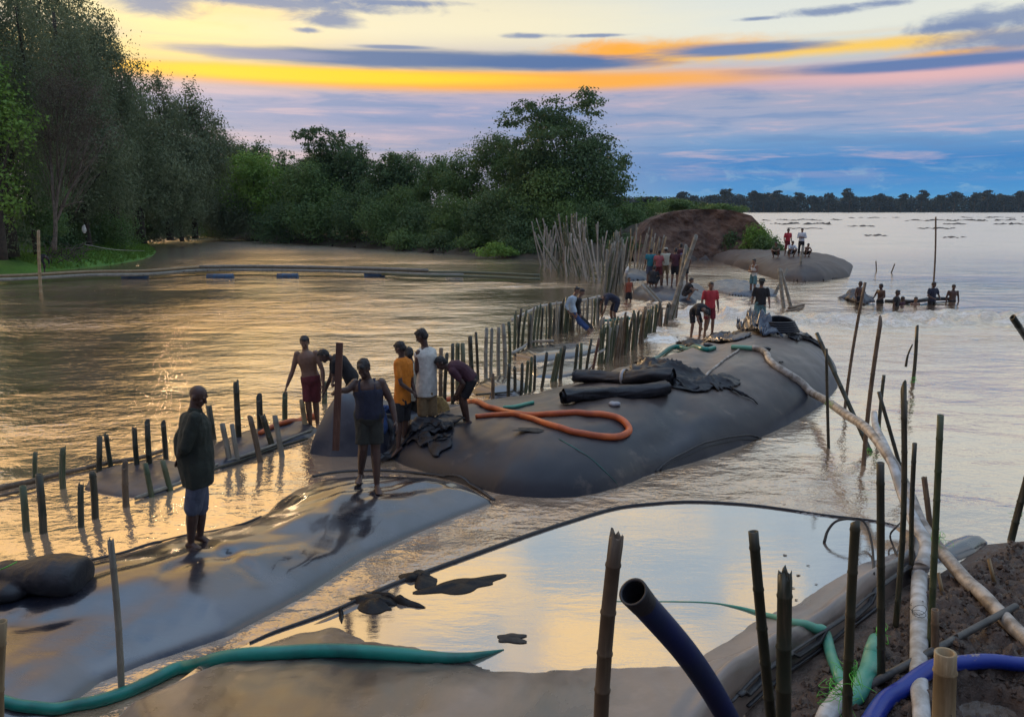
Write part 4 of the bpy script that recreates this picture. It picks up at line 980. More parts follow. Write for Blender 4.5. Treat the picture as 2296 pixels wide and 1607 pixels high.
def person(J, S=1.0, voxel=.012, label='', group=None, skin='skin', shirt=None, shirt_c='black', sleeve=.5, shorts=.9, shorts_c='black', hair=True, hair_c='hair',
           hands=(.5, .5), extra=None, belly=0.0, collar=False, cap_=False, long_shirt=0.0, palms=(None, None), build=1.0):
    """J: world joints. One skin mesh, with hair and clothes as parts"""
    root_p = (J['anL']+J['anR'])*.5; root = empty('person', root_p); tag(root, label, 'person', group)
    org = root_p; Q = {k: (v-org if k not in ('face', 'up') else v.normalized()) for k, v in J.items()}
    B = S*build
    mb = MB(); fine = voxel < .011
    mb.loft(torso_rings(Q, B, [(-.16, .075, .07), (-.08, .13, .10), (.0, .158, .115), (.12, .158, .118+belly*.5), (.3, .138, .105+belly), (.45, .142, .108+belly*.6), (.62, .165, .118), (.78, .178, .112), (.88, .165, .092), (.96, .10, .07), (1.0, .062, .058)]))
    # neck and head
    hd = Q['head']; f = Q['face']; up = Q['up']; up = (up-f*up.dot(f)).normalized(); sx = f.cross(up).normalized()
    cap(mb, Q['neck']-(hd-Q['neck']).normalized()*.03*S, hd-up*.03*S-f*.015*S, .058*B, .052*S, 12)
    A = (sx, f, up)
    ell(mb, hd+up*.025*S-f*.008*S, A, (.074*S, .094*S, .090*S), 14, 9)
    ell(mb, hd-up*.045*S+f*.022*S, A, (.054*S, .062*S, .066*S), 12, 8)
    ell(mb, hd-up*.088*S+f*.058*S, A, (.026*S, .022*S, .020*S), 8, 5)      # chin
    if voxel < .02:
        cap(mb, hd+up*.012*S+f*.084*S, hd-up*.026*S+f*.104*S, .010*S, .015*S, 8)     # nose
        for s in (-1, 1):
            ell(mb, hd+sx*s*.075*S-up*.008*S-f*.008*S, A, (.012*S, .020*S, .030*S), 8, 5)    # ears
            ell(mb, hd+sx*s*.030*S+up*.022*S+f*.082*S, A, (.022*S, .010*S, .008*S), 8, 5)    # brow
            ell(mb, hd+sx*s*.038*S-up*.02*S+f*.066*S, A, (.018*S, .016*S, .014*S), 8, 5)     # cheekbone
        ell(mb, hd-up*.052*S+f*.083*S, A, (.024*S, .010*S, .006*S), 8, 5); ell(mb, hd-up*.064*S+f*.080*S, A, (.020*S, .010*S, .006*S), 8, 5)   # lips
    fw = {}
    for s, sd_ in (('L', -1), ('R', 1)):
        sh, e, h = Q['sh'+s], Q['el'+s], Q['ha'+s]
        cap(mb, sh+(Q['chest']-sh)*.25, sh, .06*B, .056*B, 10)
        cap(mb, sh, e, .052*B, .037*B, 10, (.4, .050*B)); cap(mb, e, h, .038*B, .026*S, 10, (.28, .041*B))
        ell(mb, sh, (Vector((1, 0, 0)), Vector((0, 1, 0)), Vector((0, 0, 1))), (.057*B,)*3)
        dv = (h-e).normalized(); pm = palms[0 if s == 'L' else 1] or (Q['pelvis']-h)
        hand(mb, h, dv, pm, S, hands[0 if s == 'L' else 1], sd_ if dv.cross(pm).dot(Q['face']) > 0 else -sd_, fine)
        hp, k, a, t = Q['hip'+s], Q['kn'+s], Q['an'+s], Q['toe'+s]
        cap(mb, hp, k, .086*B, .053*B, 12, (.35, .080*B)); cap(mb, k, a, .053*B, .036*S, 10, (.28, .056*B)); 
        ell(mb, k, (Vector((1, 0, 0)), Vector((0, 1, 0)), Vector((0, 0, 1))), (.055*B,)*3)
        if (t-a).length > .01: foot(mb, a, t, S, voxel)
    body = obj('body', remesh('body', mb, voxel, 3 if fine else 2), M[skin], root)
    if hair:
        hb = MB(); ell(hb, hd+up*.040*S-f*.020*S, A, (.082*S, .094*S, .086*S), 14, 9); ell(hb, hd-up*.005*S-f*.050*S, A, (.074*S, .060*S, .075*S), 12, 8)
        ell(hb, hd+up*.085*S+f*.035*S, A, (.055*S, .050*S, .030*S), 10, 6)
        obj('hair', remesh('hair', hb, max(voxel*.9, .008), 1, .008, 60), M[hair_c], root)
    cv = max(voxel*1.15, .011)
    if shirt:
        cb = MB(); g = .016
        if shirt == 'tank':
            cb.loft(torso_rings(Q, B, [(.0-long_shirt, .172, .128), (.12, .172, .132+belly*.5), (.3, .155, .122+belly), (.45, .158, .124+belly*.6), (.6, .176, .132), (.70, .165, .128), (.74, .13, .12)]))
            for s in (-1, 1):
                sh = Q['shL' if s < 0 else 'shR']; k_ = Q['neck']+(sh-Q['neck'])*.52; up_ = (Q['neck']-Q['chest']).normalized(); side = (Q['shR']-Q['shL']).normalized(); fr = up_.cross(side).normalized()
                if fr.dot(f) < 0: fr = -fr
                c_ = Q['chest']+(Q['neck']-Q['chest'])*.30+side*s*.09*S
                for q in (-1, 1):
                    P_ = [c_+fr*q*.115*S, Q['chest']+(Q['neck']-Q['chest'])*.72+side*s*.095*S+fr*q*.085*S, k_-up_*.0*S+up_*.03*S]
                    tube_mb(cb, spline(P_, 4), .018*S, 8)
        else:
            top = [(.88, .178, .108), (.95, .125, .088), (.99, .082, .072)]
            cb.loft(torso_rings(Q, B, [(-.02-long_shirt, .182, .138), (.12, .180, .138+belly*.6), (.3, .164, .126+belly), (.45, .166, .128+belly*.6), (.62, .184, .134), (.78, .194, .128)]+top))
            if collar: tube_mb(cb, [Q['neck']+(Q['neck']-Q['chest']).normalized()*.0, Q['neck']+(hd-Q['neck']).normalized()*.045*S], [.078*S, .070*S], 12)
            if sleeve > 0:
                for s in 'LR':
                    sh, e, h = Q['sh'+s], Q['el'+s], Q['ha'+s]
                    cap(cb, sh+(Q['chest']-sh)*.3, sh, .066*B, .070*B, 10)
                    if sleeve <= 1: cap(cb, sh, sh+(e-sh)*sleeve, .070*B, .060*B, 10)
                    else: cap(cb, sh, e, .068*B, .054*B, 10); cap(cb, e, e+(h-e)*(sleeve-1), .055*B, .045*B, 10)
            else:
                for s in 'LR': ell(cb, Q['sh'+s]+(Q['chest']-Q['sh'+s])*.15, (Vector((1, 0, 0)), Vector((0, 1, 0)), Vector((0, 0, 1))), (.066*B,)*3)
        obj('shirt' if shirt != 'tank' else 'vest', remesh('shirt', cb, cv, 2, .004 if shirt == 'tank' else .012, 9), M['c_'+shirt_c], root)
    if shorts:
        cb = MB(); cb.loft(torso_rings(Q, B, [(-.12, .120, .10), (.0, .172, .130), (.10, .170, .128), (.17, .163, .124+belly*.5)]))
        for s in 'LR':
            hp, k, a = Q['hip'+s], Q['kn'+s], Q['an'+s]
            wl = .094*B
            if shorts <= 1: tube_mb(cb, [hp+(hp-k)*.04, hp+(k-hp)*.5*shorts, hp+(k-hp)*shorts], [wl, wl*.96, wl*.93], 12)
            else:
                tube_mb(cb, [hp+(hp-k)*.04, hp+(k-hp)*.5, k], [wl, wl*.9, .078*B], 12); tube_mb(cb, [k-(a-k)*.02, k+(a-k)*(shorts-1)], [.078*B, .064*B], 12); ell(cb, k, (Vector((1, 0, 0)), Vector((0, 1, 0)), Vector((0, 0, 1))), (.076*B,)*3)
        obj('shorts' if shorts <= 1.3 else 'trousers', remesh('shorts', cb, cv, 2, .014, 8), M['c_'+shorts_c], root)
    if extra: extra(root, Q, S, A)
    return root
def full(J, S):
    """fills in joints left out of a pose"""
    if 'shL' not in J:
        ax = J.get('side', Vector((1, 0, 0))); J['shL'] = J['neck']-ax*.17*S+(J['chest']-J['neck'])*.25; J['shR'] = J['neck']+ax*.17*S+(J['chest']-J['neck'])*.25
    if 'hipL' not in J:
        ax = J.get('hside', J.get('side', Vector((1, 0, 0)))); J['hipL'] = J['pelvis']-ax*.085*S; J['hipR'] = J['pelvis']+ax*.085*S
    J.pop('side', None); J.pop('hside', None); return J
# poses in metres, facing -y (towards the viewer) before the turn; S scales
def pose(kind, base, yaw=0.0, S=1.0, wet=0.0, arms=None):
    V = Vector; P = {}
    if kind in ('stand', 'back', 'arms_crossed', 'walk', 'hold'):
        P = dict(pelvis=V((0, 0, .92)), chest=V((0, .01, 1.2)), neck=V((0, 0, 1.46)), head=V((0, -.03, 1.60)), face=V((0, -1, -.15)), up=V((0, 0, 1)),
                 shL=V((-.18, 0, 1.40)), shR=V((.18, 0, 1.40)), elL=V((-.25, .03, 1.12)), elR=V((.25, .03, 1.12)), haL=V((-.25, -.06, .88)), haR=V((.25, -.06, .88)),
                 hipL=V((-.09, 0, .90)), hipR=V((.09, 0, .90)), knL=V((-.11, -.02, .50)), knR=V((.11, -.02, .50)), anL=V((-.12, .03, .08)), anR=V((.12, .03, .08)), toeL=V((-.15, -.13, .05)), toeR=V((.15, -.13, .05)))
        if kind == 'arms_crossed': P.update(elL=V((-.24, -.06, 1.15)), elR=V((.24, -.06, 1.15)), haL=V((.04, -.19, 1.18)), haR=V((-.04, -.17, 1.14)))
        if kind == 'walk': P.update(knL=V((-.10, -.16, .50)), anL=V((-.11, -.12, .08)), toeL=V((-.12, -.3, .05)), anR=V((.11, .22, .12)), toeR=V((.12, .08, .03)), knR=V((.11, .02, .5)), haL=V((-.28, .1, .92)), haR=V((.26, -.2, .95)))
        if kind == 'hold': P.update(elL=V((-.28, -.05, 1.15)), haL=V((-.16, -.25, 1.05)), elR=V((.28, -.05, 1.15)), haR=V((.16, -.25, 1.05)))
    elif kind == 'bend':     # stooping, hands near the ground
        P = dict(pelvis=V((0, .18, .88)), chest=V((0, -.08, 1.05)), neck=V((0, -.34, 1.0)), head=V((0, -.46, .90)), face=V((0, -.45, -1)), up=V((0, -1, .35)),
                 shL=V((-.18, -.29, .99)), shR=V((.18, -.29, .99)), elL=V((-.21, -.34, .70)), elR=V((.21, -.34, .70)), haL=V((-.12, -.40, .44)), haR=V((.12, -.40, .44)),
                 hipL=V((-.10, .16, .86)), hipR=V((.10, .16, .86)), knL=V((-.15, .02, .49)), knR=V((.15, .02, .49)), anL=V((-.16, .08, .08)), anR=V((.16, .08, .08)), toeL=V((-.19, -.08, .05)), toeR=V((.19, -.08, .05)))
    elif kind == 'crouch':
        P = dict(pelvis=V((0, .12, .24)), chest=V((0, .02, .50)), neck=V((0, -.10, .72)), head=V((0, -.17, .85)), face=V((0, -1, -.2)), up=V((0, 0, 1)),
                 shL=V((-.18, -.07, .67)), shR=V((.18, -.07, .67)), elL=V((-.24, -.26, .48)), elR=V((.24, -.26, .48)), haL=V((-.05, -.42, .46)), haR=V((.05, -.42, .44)),
                 hipL=V((-.10, .08, .24)), hipR=V((.10, .08, .24)), knL=V((-.19, -.28, .46)), knR=V((.19, -.28, .46)), anL=V((-.14, -.06, .08)), anR=V((.14, -.06, .08)), toeL=V((-.17, -.22, .05)), toeR=V((.17, -.22, .05)))
    if arms: P.update({k: Vector(v) for k, v in arms.items()})
    c, s = math.cos(yaw), math.sin(yaw); out = {}
    for k, v in P.items():
        v = Vector(v); w = V((v.x*c-v.y*s, v.x*s+v.y*c, v.z))
        out[k] = w if k in ('face', 'up') else base+w*S+V((0, 0, -wet))
    return out
def JP(Y, d, S=1.0):
    """joints from where they are seen: name -> (px, py, metres further away)"""
    J = {}
    for k, v in d.items():
        J[k] = Vector(v).normalized() if k in ('face', 'up', 'side', 'hside') else PY(v[0], v[1], Y+(v[2] if len(v) > 2 else 0))
    return full(J, S)
def place_on(px, py): p = hit(px, py); return p
pf = hit(455, 1222); Y1 = pf.y
# the man in olive, hands clasped behind his back, looking right
def thongs(root, Q, S, A): pass
person(JP(Y1, dict(head=(444, 888), face=(1, -.15, -.45), up=(.35, 0, 1), neck=(438, 922), chest=(436, 985), pelvis=(443, 1062), side=(.35, -.93, 0), hside=(.45, -.9, 0),
                   shL=(421, 938, .12), shR=(437, 938, -.16), elL=(404, 985, .20), elR=(416, 1003, -.22), haL=(402, 1030, .05), haR=(401, 1027, -.06),
                   knL=(449, 1140, .08), knR=(432, 1142, -.07), anL=(449, 1196, .10), anR=(428, 1213, -.05), toeL=(472, 1204, .12), toeR=(459, 1224, -.10))),
       1.02, .0085, 'bald man in olive long sleeved shirt and grey knee shorts, hands clasped behind his back', None, 'skin2', 'shirt', 'olive', 1.75, 1.05, 'slate', False, hands=(.9, .9), belly=.035, collar=True, long_shirt=.16, build=1.16)
# shirtless man in maroon shorts
Y2 = 13.6
person(JP(Y2, dict(head=(683, 768), face=(.05, -1, -.35), up=(0, -.2, 1), neck=(685, 787), chest=(691, 818), pelvis=(698, 853), side=(.99, .1, 0),
                   shL=(666, 794, -.02), shR=(708, 792, .02), elL=(656, 832, -.05), elR=(723, 830, -.05), haL=(643, 866, -.12), haR=(725, 862, -.15),
                   knL=(691, 902, -.05), knR=(708, 902, .02), anL=(696, 950, 0), anR=(712, 948, .08), toeL=(692, 958, -.2), toeR=(716, 956, -.12))),
       1.0, .009, 'shirtless man in maroon shorts reaching down to a stake top', None, 'skin', None, '', 0, .95, 'maroon', True, hands=(.7, .5), build=1.05)
# stooping man in black
person(JP(13.4, dict(head=(726, 798, -.05), face=(-.75, -.3, -.7), up=(-.6, 0, .75), neck=(743, 803), chest=(768, 815), pelvis=(790, 850), side=(.25, -.95, .1), hside=(.3, -.95, 0),
                     shL=(748, 806, .16), shR=(751, 812, -.17), elL=(742, 845, .15), elR=(748, 848, -.18), haL=(729, 876, .1), haR=(745, 858, -.38),
                     knL=(784, 905, .1), knR=(796, 905, -.1), anL=(788, 955, .1), anR=(800, 955, -.08), toeL=(770, 960, .1), toeR=(782, 960, -.1))),
       .98, .009, 'stooping man in black shirt bent forward behind the upright bag end', None, 'skin2', 'shirt', 'black', .55, .9, 'black', True, hands=(.6, 1.1))
# man in dark vest with the post
pv = hit(828, 1088); Y4 = pv.y
person(JP(Y4, dict(head=(815, 826, -.1), face=(-.1, -1, -.75), up=(0, -.75, 1), neck=(822, 850), chest=(827, 888), pelvis=(829, 936), side=(.99, .05, 0),
                   shL=(796, 860, -.02), shR=(855, 858, .02), elL=(779, 874, -.10), elR=(877, 900, .02), haL=(761, 876, -.20), haR=(887, 944, -.08),
                   knL=(814, 1004, -.06), knR=(842, 1002, -.02), anL=(809, 1060, .10), anR=(845, 1084, -.08), toeL=(800, 1074, -.1), toeR=(852, 1100, -.30))),
       1.03, .0085, 'barefoot man in dark vest and loose shorts gripping a wooden post', None, 'skin2', 'tank', 'navy', 0, .86, 'charcoal', True, hands=(1.3, .35), belly=.02, build=1.12)
# boy in orange
po = hit(897, 1004); Y5 = po.y
person(JP(Y5, dict(head=(897, 781, 0), face=(-.8, .35, -.55), up=(-.25, .1, 1), neck=(900, 800), chest=(903, 838), pelvis=(903, 902), side=(.55, .8, 0), hside=(.6, .75, 0),
                   shL=(890, 815, -.10), shR=(918, 813, .10), elL=(899, 860, -.18), elR=(924, 858, .12), haL=(925, 879, -.08), haR=(931, 882, .05),
                   knL=(896, 950, -.05), knR=(908, 948, .08), anL=(893, 1001, -.06), anR=(907, 997, .1), toeL=(880, 1011, -.10), toeR=(902, 1004, .02))),
       .93, .009, 'youth in orange t-shirt and black shorts with hands joined behind him', None, 'skin2', 'shirt', 'orange', .62, .85, 'black', True, hands=(.5, .5), build=.92)
# tall youth in white
person(JP(Y5+.35, dict(head=(945, 754, 0), face=(-.85, .25, -.5), up=(-.3, 0, 1), neck=(952, 777), chest=(956, 818), pelvis=(957, 885), side=(.8, .6, 0), hside=(.85, .5, 0),
                   shL=(938, 792, -.08), shR=(971, 790, .08), elL=(934, 828, -.12), elR=(975, 830, .1), haL=(941, 852, .20), haR=(962, 866, .25),
                   knL=(949, 935, -.03), knR=(967, 935, .04), anL=(952, 984, -.05), anR=(973, 982, .06), toeL=(938, 994, -.12), toeR=(964, 989, .03))),
       1.02, .009, 'tall youth in sleeveless off white shirt and khaki shorts looking down', None, 'skin2', 'shirt', 'white', 0, .92, 'khaki', True, hands=(.6, .6), long_shirt=.0)
# third person hidden between them
person(JP(Y5+1.1, dict(head=(916, 794), face=(-.4, .8, -.5), up=(0, .2, 1), neck=(921, 812), chest=(923, 845), pelvis=(924, 895), side=(1, .1, 0),
                   shL=(906, 822), shR=(940, 820), elL=(900, 850), elR=(944, 850), haL=(904, 872, .1), haR=(940, 876, .1), knL=(918, 935), knR=(932, 935), anL=(917, 975), anR=(932, 975), toeL=(914, 972, .12), toeR=(933, 972, .12))),
       .95, .011, 'person in pale shirt mostly hidden between the orange and white shirts', None, 'skin2', 'shirt', 'cream', .5, .9, 'charcoal', True)
# stooping boy on the orange hose
pb = hit(1046, 945)
def boy(Yb, dx, lab, d=0.0):
    return person(JP(Yb, dict(head=(989+dx, 814, -.02), face=(-.75, -.2, -.75), up=(-.7, 0, .7), neck=(1004+dx, 824), chest=(1030+dx, 824), pelvis=(1058+dx, 849), side=(.15, -.98, 0), hside=(.1, -.99, 0),
                     shL=(1012+dx, 828, .15), shR=(1014+dx, 832, -.16), elL=(1036+dx, 858, .16), elR=(1040+dx, 860, -.17), haL=(1022+dx, 884, .10), haR=(1026+dx, 886, -.08),
                     knL=(1034+dx, 892, .10), knR=(1040+dx, 894, -.08), anL=(1043+dx, 936, .1), anR=(1049+dx, 942, -.06), toeL=(1026+dx, 944, .1), toeR=(1030+dx, 950, -.08))),
       .94, .009, lab, None, 'skin2', 'shirt', 'plum', .6, .92, 'black', True, hands=(.9, .9), build=.95)
boy(pb.y, 0, 'boy in plum shirt and black shorts bent double over the orange hose')

# --- mid distance workers
def pm(px, py, kind, yaw, label, Sz=1.0, wet=0.0, arms=None, Y=None, vox=.017, hairy=True, **k):
    b = hit(px, py) if Y is None else PY(px, py, Y)
    if wet: b = Vector((b.x, b.y, 0))
    J = pose(kind, b, yaw, Sz, wet, arms); return person(J, Sz, vox, label, k.pop('group', None), hair=hairy, **k)
# two leaning on the stakes
Y9 = hit(1300, 745).y
person(JP(Y9, dict(head=(1294, 651), face=(.9, -.3, -.3), up=(.1, 0, 1), neck=(1288, 663), chest=(1281, 678), pelvis=(1284, 700), side=(.4, -.9, 0), shL=(1283, 668, .16), shR=(1277, 669, -.16), elL=(1274, 684, .2), elR=(1269, 686, -.2),
                   haL=(1279, 698, .18), haR=(1276, 700, -.18), knL=(1303, 721, .08), knR=(1300, 723, -.08), anL=(1325, 741, .08), anR=(1322, 743, -.08), toeL=(1338, 743, .08), toeR=(1335, 745, -.08))),
       .95, .015, 'man in pale blue checked shirt and jeans leaning back on the stakes', None, 'skin', 'shirt', 'paleblue', 1.6, 1.75, 'jeans', True)
person(JP(Y9+.5, dict(head=(1305, 655), face=(.9, -.3, -.3), up=(.1, 0, 1), neck=(1299, 667), chest=(1293, 683), pelvis=(1294, 704), side=(.4, -.9, 0), shL=(1295, 672, .16), shR=(1290, 673, -.16), elL=(1287, 688, .2), elR=(1283, 689, -.2),
                   haL=(1290, 702, .18), haR=(1286, 703, -.18), knL=(1313, 722, .08), knR=(1310, 724, -.08), anL=(1333, 741, .08), anR=(1330, 742, -.08), toeL=(1346, 743, .08), toeR=(1343, 744, -.08))),
       .95, .015, 'man in black half hidden behind the one in the checked shirt', None, 'skin', 'shirt', 'black', 1.6, 1.75, 'black', True)
pm(1372, 722, 'bend', math.radians(-75), 'worker in navy shirt bent over the green hose at the stakes', 1.0, .15, None, shirt='shirt', shirt_c='navy', sleeve=.6, shorts_c='navy')
pm(1409, 678, 'stand', .3, 'shirtless boy in reddish shorts standing in the water by the pale pole', .8, .30, None, skin='skin', shirt='shirt', shirt_c='brick', sleeve=0, shorts_c='black')
pm(1457, 640, 'back', math.pi, 'worker in teal shirt at the left of the midstream crowd', 1.0, 0, None, shirt='shirt', shirt_c='teal', shorts_c='slate')
pm(1476, 640, 'stand', math.pi*.9, 'worker in faded red shirt between the teal and the cream shirts', .95, 0, None, shirt='shirt', shirt_c='pink', shorts_c='maroon')
def turban(root, Q, S, A):
    hb = MB(); hd = Q['head']; u, f, w = A
    for i in range(3): tube_mb(hb, [hd+w*(.05+.02*i)*S+(u*math.cos(t)*(.085-.01*i)+f*math.sin(t)*(.098-.01*i))*S for t in [k*math.pi/6 for k in range(13)]], .022*S, 6)
    obj('turban', hb.mesh('turban', origin=None), M['c_cream'], root)
pm(1490, 640, 'hold', math.pi, 'worker in cream shirt, khaki shorts and a pale headcloth seen from behind', 1.02, 0, None, shirt='shirt', shirt_c='cream', shorts_c='khaki', extra=turban)
pm(1463, 645, 'crouch', 2.6, 'worker in black crouching at the crowd\'s left foot', 1.0, 0, None, shirt='shirt', shirt_c='black', shorts_c='black')
pm(1512, 642, 'hold', 2.6, 'worker in plum shirt next to the cream shirt', 1.0, 0, None, shirt='shirt', shirt_c='plum', shorts_c='black')
pm(1524, 630, 'stand', 2.9, 'head taller worker at the back of the crowd', 1.06, 0, None, shirt='shirt', shirt_c='wine', shorts_c='black')
pm(1534, 640, 'stand', 3.3, 'worker in purple grey shirt behind the leaning poles', 1.0, 0, {'haR': (.36, -.1, .95)}, shirt='shirt', shirt_c='purple', shorts_c='black')
pm(1540, 672, 'crouch', 1.2, 'dark figure crouching behind the leaning poles', .95, 0, None, shirt='shirt', shirt_c='black', shorts_c='black')
pm(1589, 746, 'stand', .1, 'man in pinkish red t-shirt facing the camera by the big bag', 1.02, .12, None, Y=None, vox=.013, shirt='shirt', shirt_c='red', sleeve=.7, shorts=.85, shorts_c='darkred')
pm(1562, 752, 'bend', .35, 'worker in black stooping beside the man in red', .98, .12, None, vox=.013, shirt='shirt', shirt_c='black', sleeve=.5, shorts_c='black')
def hat(root, Q, S, A):
    hb = MB(); hd = Q['head']; u, f, w = A; R = []
    for r, z in ((.20, .045), (.17, .06), (.10, .07), (.095, .13), (.06, .155), (.01, .16)): R.append([hd+w*z*S+(u*math.cos(t)+f*math.sin(t))*r*S for t in [k*math.pi/8 for k in range(16)]])
    hb.loft(R); obj('hat', hb.mesh('hat'), M['c_charcoal'], root)
pm(1702, 731, 'walk', math.pi-.3, 'man in black t-shirt, sea green shorts and brimmed hat wading away', 1.05, .22, None, Y=PZ(1702, 731).y, vox=.013, shirt='shirt', shirt_c='black', sleeve=.7, shorts=.95, shorts_c='seagreen', extra=hat)
pm(1688, 650, 'arms_crossed', -1.0, 'man in white vest and green shorts with folded arms below the far bag', 1.0, .05, None, vox=.015, shirt='tank', shirt_c='white', shorts=.8, shorts_c='seagreen')
# on the far bag
pm(1764, 573, 'stand', .2, 'standing person all in red on the far bag', 1.0, 0, None, shirt='shirt', shirt_c='red', sleeve=.8, shorts=1.2, shorts_c='darkred')
pm(1795, 574, 'arms_crossed', -.4, 'standing person in white shirt and dark trousers on the far bag', 1.0, 0, None, shirt='shirt', shirt_c='whitecool', sleeve=1.2, shorts=1.8, shorts_c='black')
pm(1740, 578, 'crouch', -.6, 'person in drab clothes crouching leftmost on the far bag', 1.0, 0, None, shirt='shirt', shirt_c='camo', shorts_c='black')
pm(1773, 576, 'crouch', .1, 'person in pale shirt squatting between the two standing on the far bag', 1.0, 0, None, shirt='shirt', shirt_c='whitecool', sleeve=.8, shorts=1.0, shorts_c='charcoal')
pm(1808, 576, 'crouch', .2, 'bare chested boy squatting rightmost on the far bag', .85, 0, None, skin='skin', shorts_c='black')
# bathers and bag haulers in the river
for a in ((1925, 680, 'stand', .5, 'bare chested person standing on a sunk bag, leftmost in the river group', .9, .62, 'c_navy', 'shorts'),
          (1973, 678, 'hold', -1.2, 'wader seen side on with bent arms, second from left in the river group', .95, .84, None, ''),
          (2009, 686, 'stand', .9, 'wader in dark shirt, third from left in the river group', .95, .98, 'black', ''),
          (2022, 683, 'stand', .6, 'wader half hidden behind the one in the dark shirt', .85, 1.12, 'plum', ''),
          (2052, 683, 'stand', .1, 'bather up to the shoulders in the middle of the river group', .9, 1.22, None, ''),
          (2089, 681, 'hold', .3, 'wader in dark shirt holding the tall thin pole', 1.0, .80, 'navy', ''),
          (2135, 676, 'stand', -.2, 'bare chested wader at the right end of the river group', .95, .90, None, '')):
    b = PZ(a[0], a[1], 0); sh = a[7]
    J = pose(a[2], b, a[3], a[5], a[6]); sc = sh[2:] if sh and sh.startswith('c_') else sh
    person(J, a[5], .016, a[4], 'people wading in the river', 'skin2' if 'middle' not in a[4] else 'skin', 'shirt' if (sh and 'bare' not in a[4]) else None, sc or 'black', .6, .9, 'black', True)
# man on the left bank behind the pole
pl = hit(97, 606); J = pose('bend', PZ(97, 612, .2), 1.2, .95, 0); person(J, .95, .02, 'dark figure stooping on the grass bank behind the pale pole', None, 'skin2', 'shirt', 'black', 1.5, 1.6, 'black', True)

# ------------------------------------------------------------------ bamboo stakes and poles
SR = random.Random(21)
def stake_mesh(a, b, r, cut='flat', nodes=True, bend=0.0, sides=10, taper=.9, hollow=True):
    """culm from a (foot) to b (top) with swollen nodes and a hollow sawn end; local to a, z along the culm"""
    L = (b-a).length; mb = MB(); R = []; z = -.0; k = 0
    step = SR.uniform(.24, .34) if nodes else L
    bx, by = SR.uniform(-1, 1)*bend*L, SR.uniform(-1, 1)*bend*L
    def rg(z, rr, sl=0.0):
        t = z/L; cx = bx*math.sin(math.pi*t); cy = by*math.sin(math.pi*t)
        return [Vector((cx+math.cos(2*math.pi*i/sides)*rr, cy+math.sin(2*math.pi*i/sides)*rr, z+sl*math.cos(2*math.pi*i/sides))) for i in range(sides)]
    zs = [0.0]
    while zs[-1]+step < L-.05: zs.append(zs[-1]+step*SR.uniform(.85, 1.15))
    for i, z in enumerate(zs):
        rr = r*(1-(1-taper)*z/L)
        if nodes and i: R += [rg(z-.016, rr), rg(z-.004, rr*1.11), rg(z+.004, rr*1.09), rg(z+.016, rr*.99)]
        elif i == 0: R.append(rg(0, rr))
        else: R.append(rg(z, rr))
    sl = {'flat': SR.uniform(-.1, .1)*r, 'slant': r*SR.uniform(.6, 1.4), 'point': r*3.0, 'jag': 0.0}[cut]
    rt = r*taper
    end = rg(L, rt, sl)
    if cut == 'jag':
        for v in end: v.z += SR.uniform(-1.2, 1.0)*r
    R.append(end)
    if hollow and cut != 'point':
        R.append([v for v in rg(L, rt*.72, sl*.72)]); R.append(rg(L-.08, rt*.68, 0)); R.append(rg(L-.085, rt*.1, 0))
    elif cut == 'point':
        R.append(rg(L+r*1.5, rt*.12, 0))
    mb.loft(R); return mb.mesh('bamboo_stake')
def place(o, a, b, roll=0.0):
    d = (b-a).normalized(); q = d.to_track_quat('Z', 'Y'); o.location = a; o.rotation_mode = 'QUATERNION'; o.rotation_quaternion = q
def stake(a, b, r, mat, label, group=None, name='bamboo_stake', cat='stake', **k):
    o = obj(name, stake_mesh(a, b, r, **k), M[mat]); place(o, a, b); tag(o, label, cat, group); return o
def pstake(x0, y0, x1, y1, w, mat, label, group=None, Y=None, lean=0.0, sink=.35, **k):
    """seen from its foot (x0,y0) at the water to its top (x1,y1), w pixels wide"""
    f = hit(x0, y0) if Y is None else PY(x0, y0, Y)
    t = PY(x1, y1, f.y+lean); d = (t-f).normalized(); r = w*(f.y*CT+.6)/FPX*.5
    return stake(f-d*sink, t, r, mat, label, group, **k)
GN = 'bamboo stakes of the near row behind the man in olive'
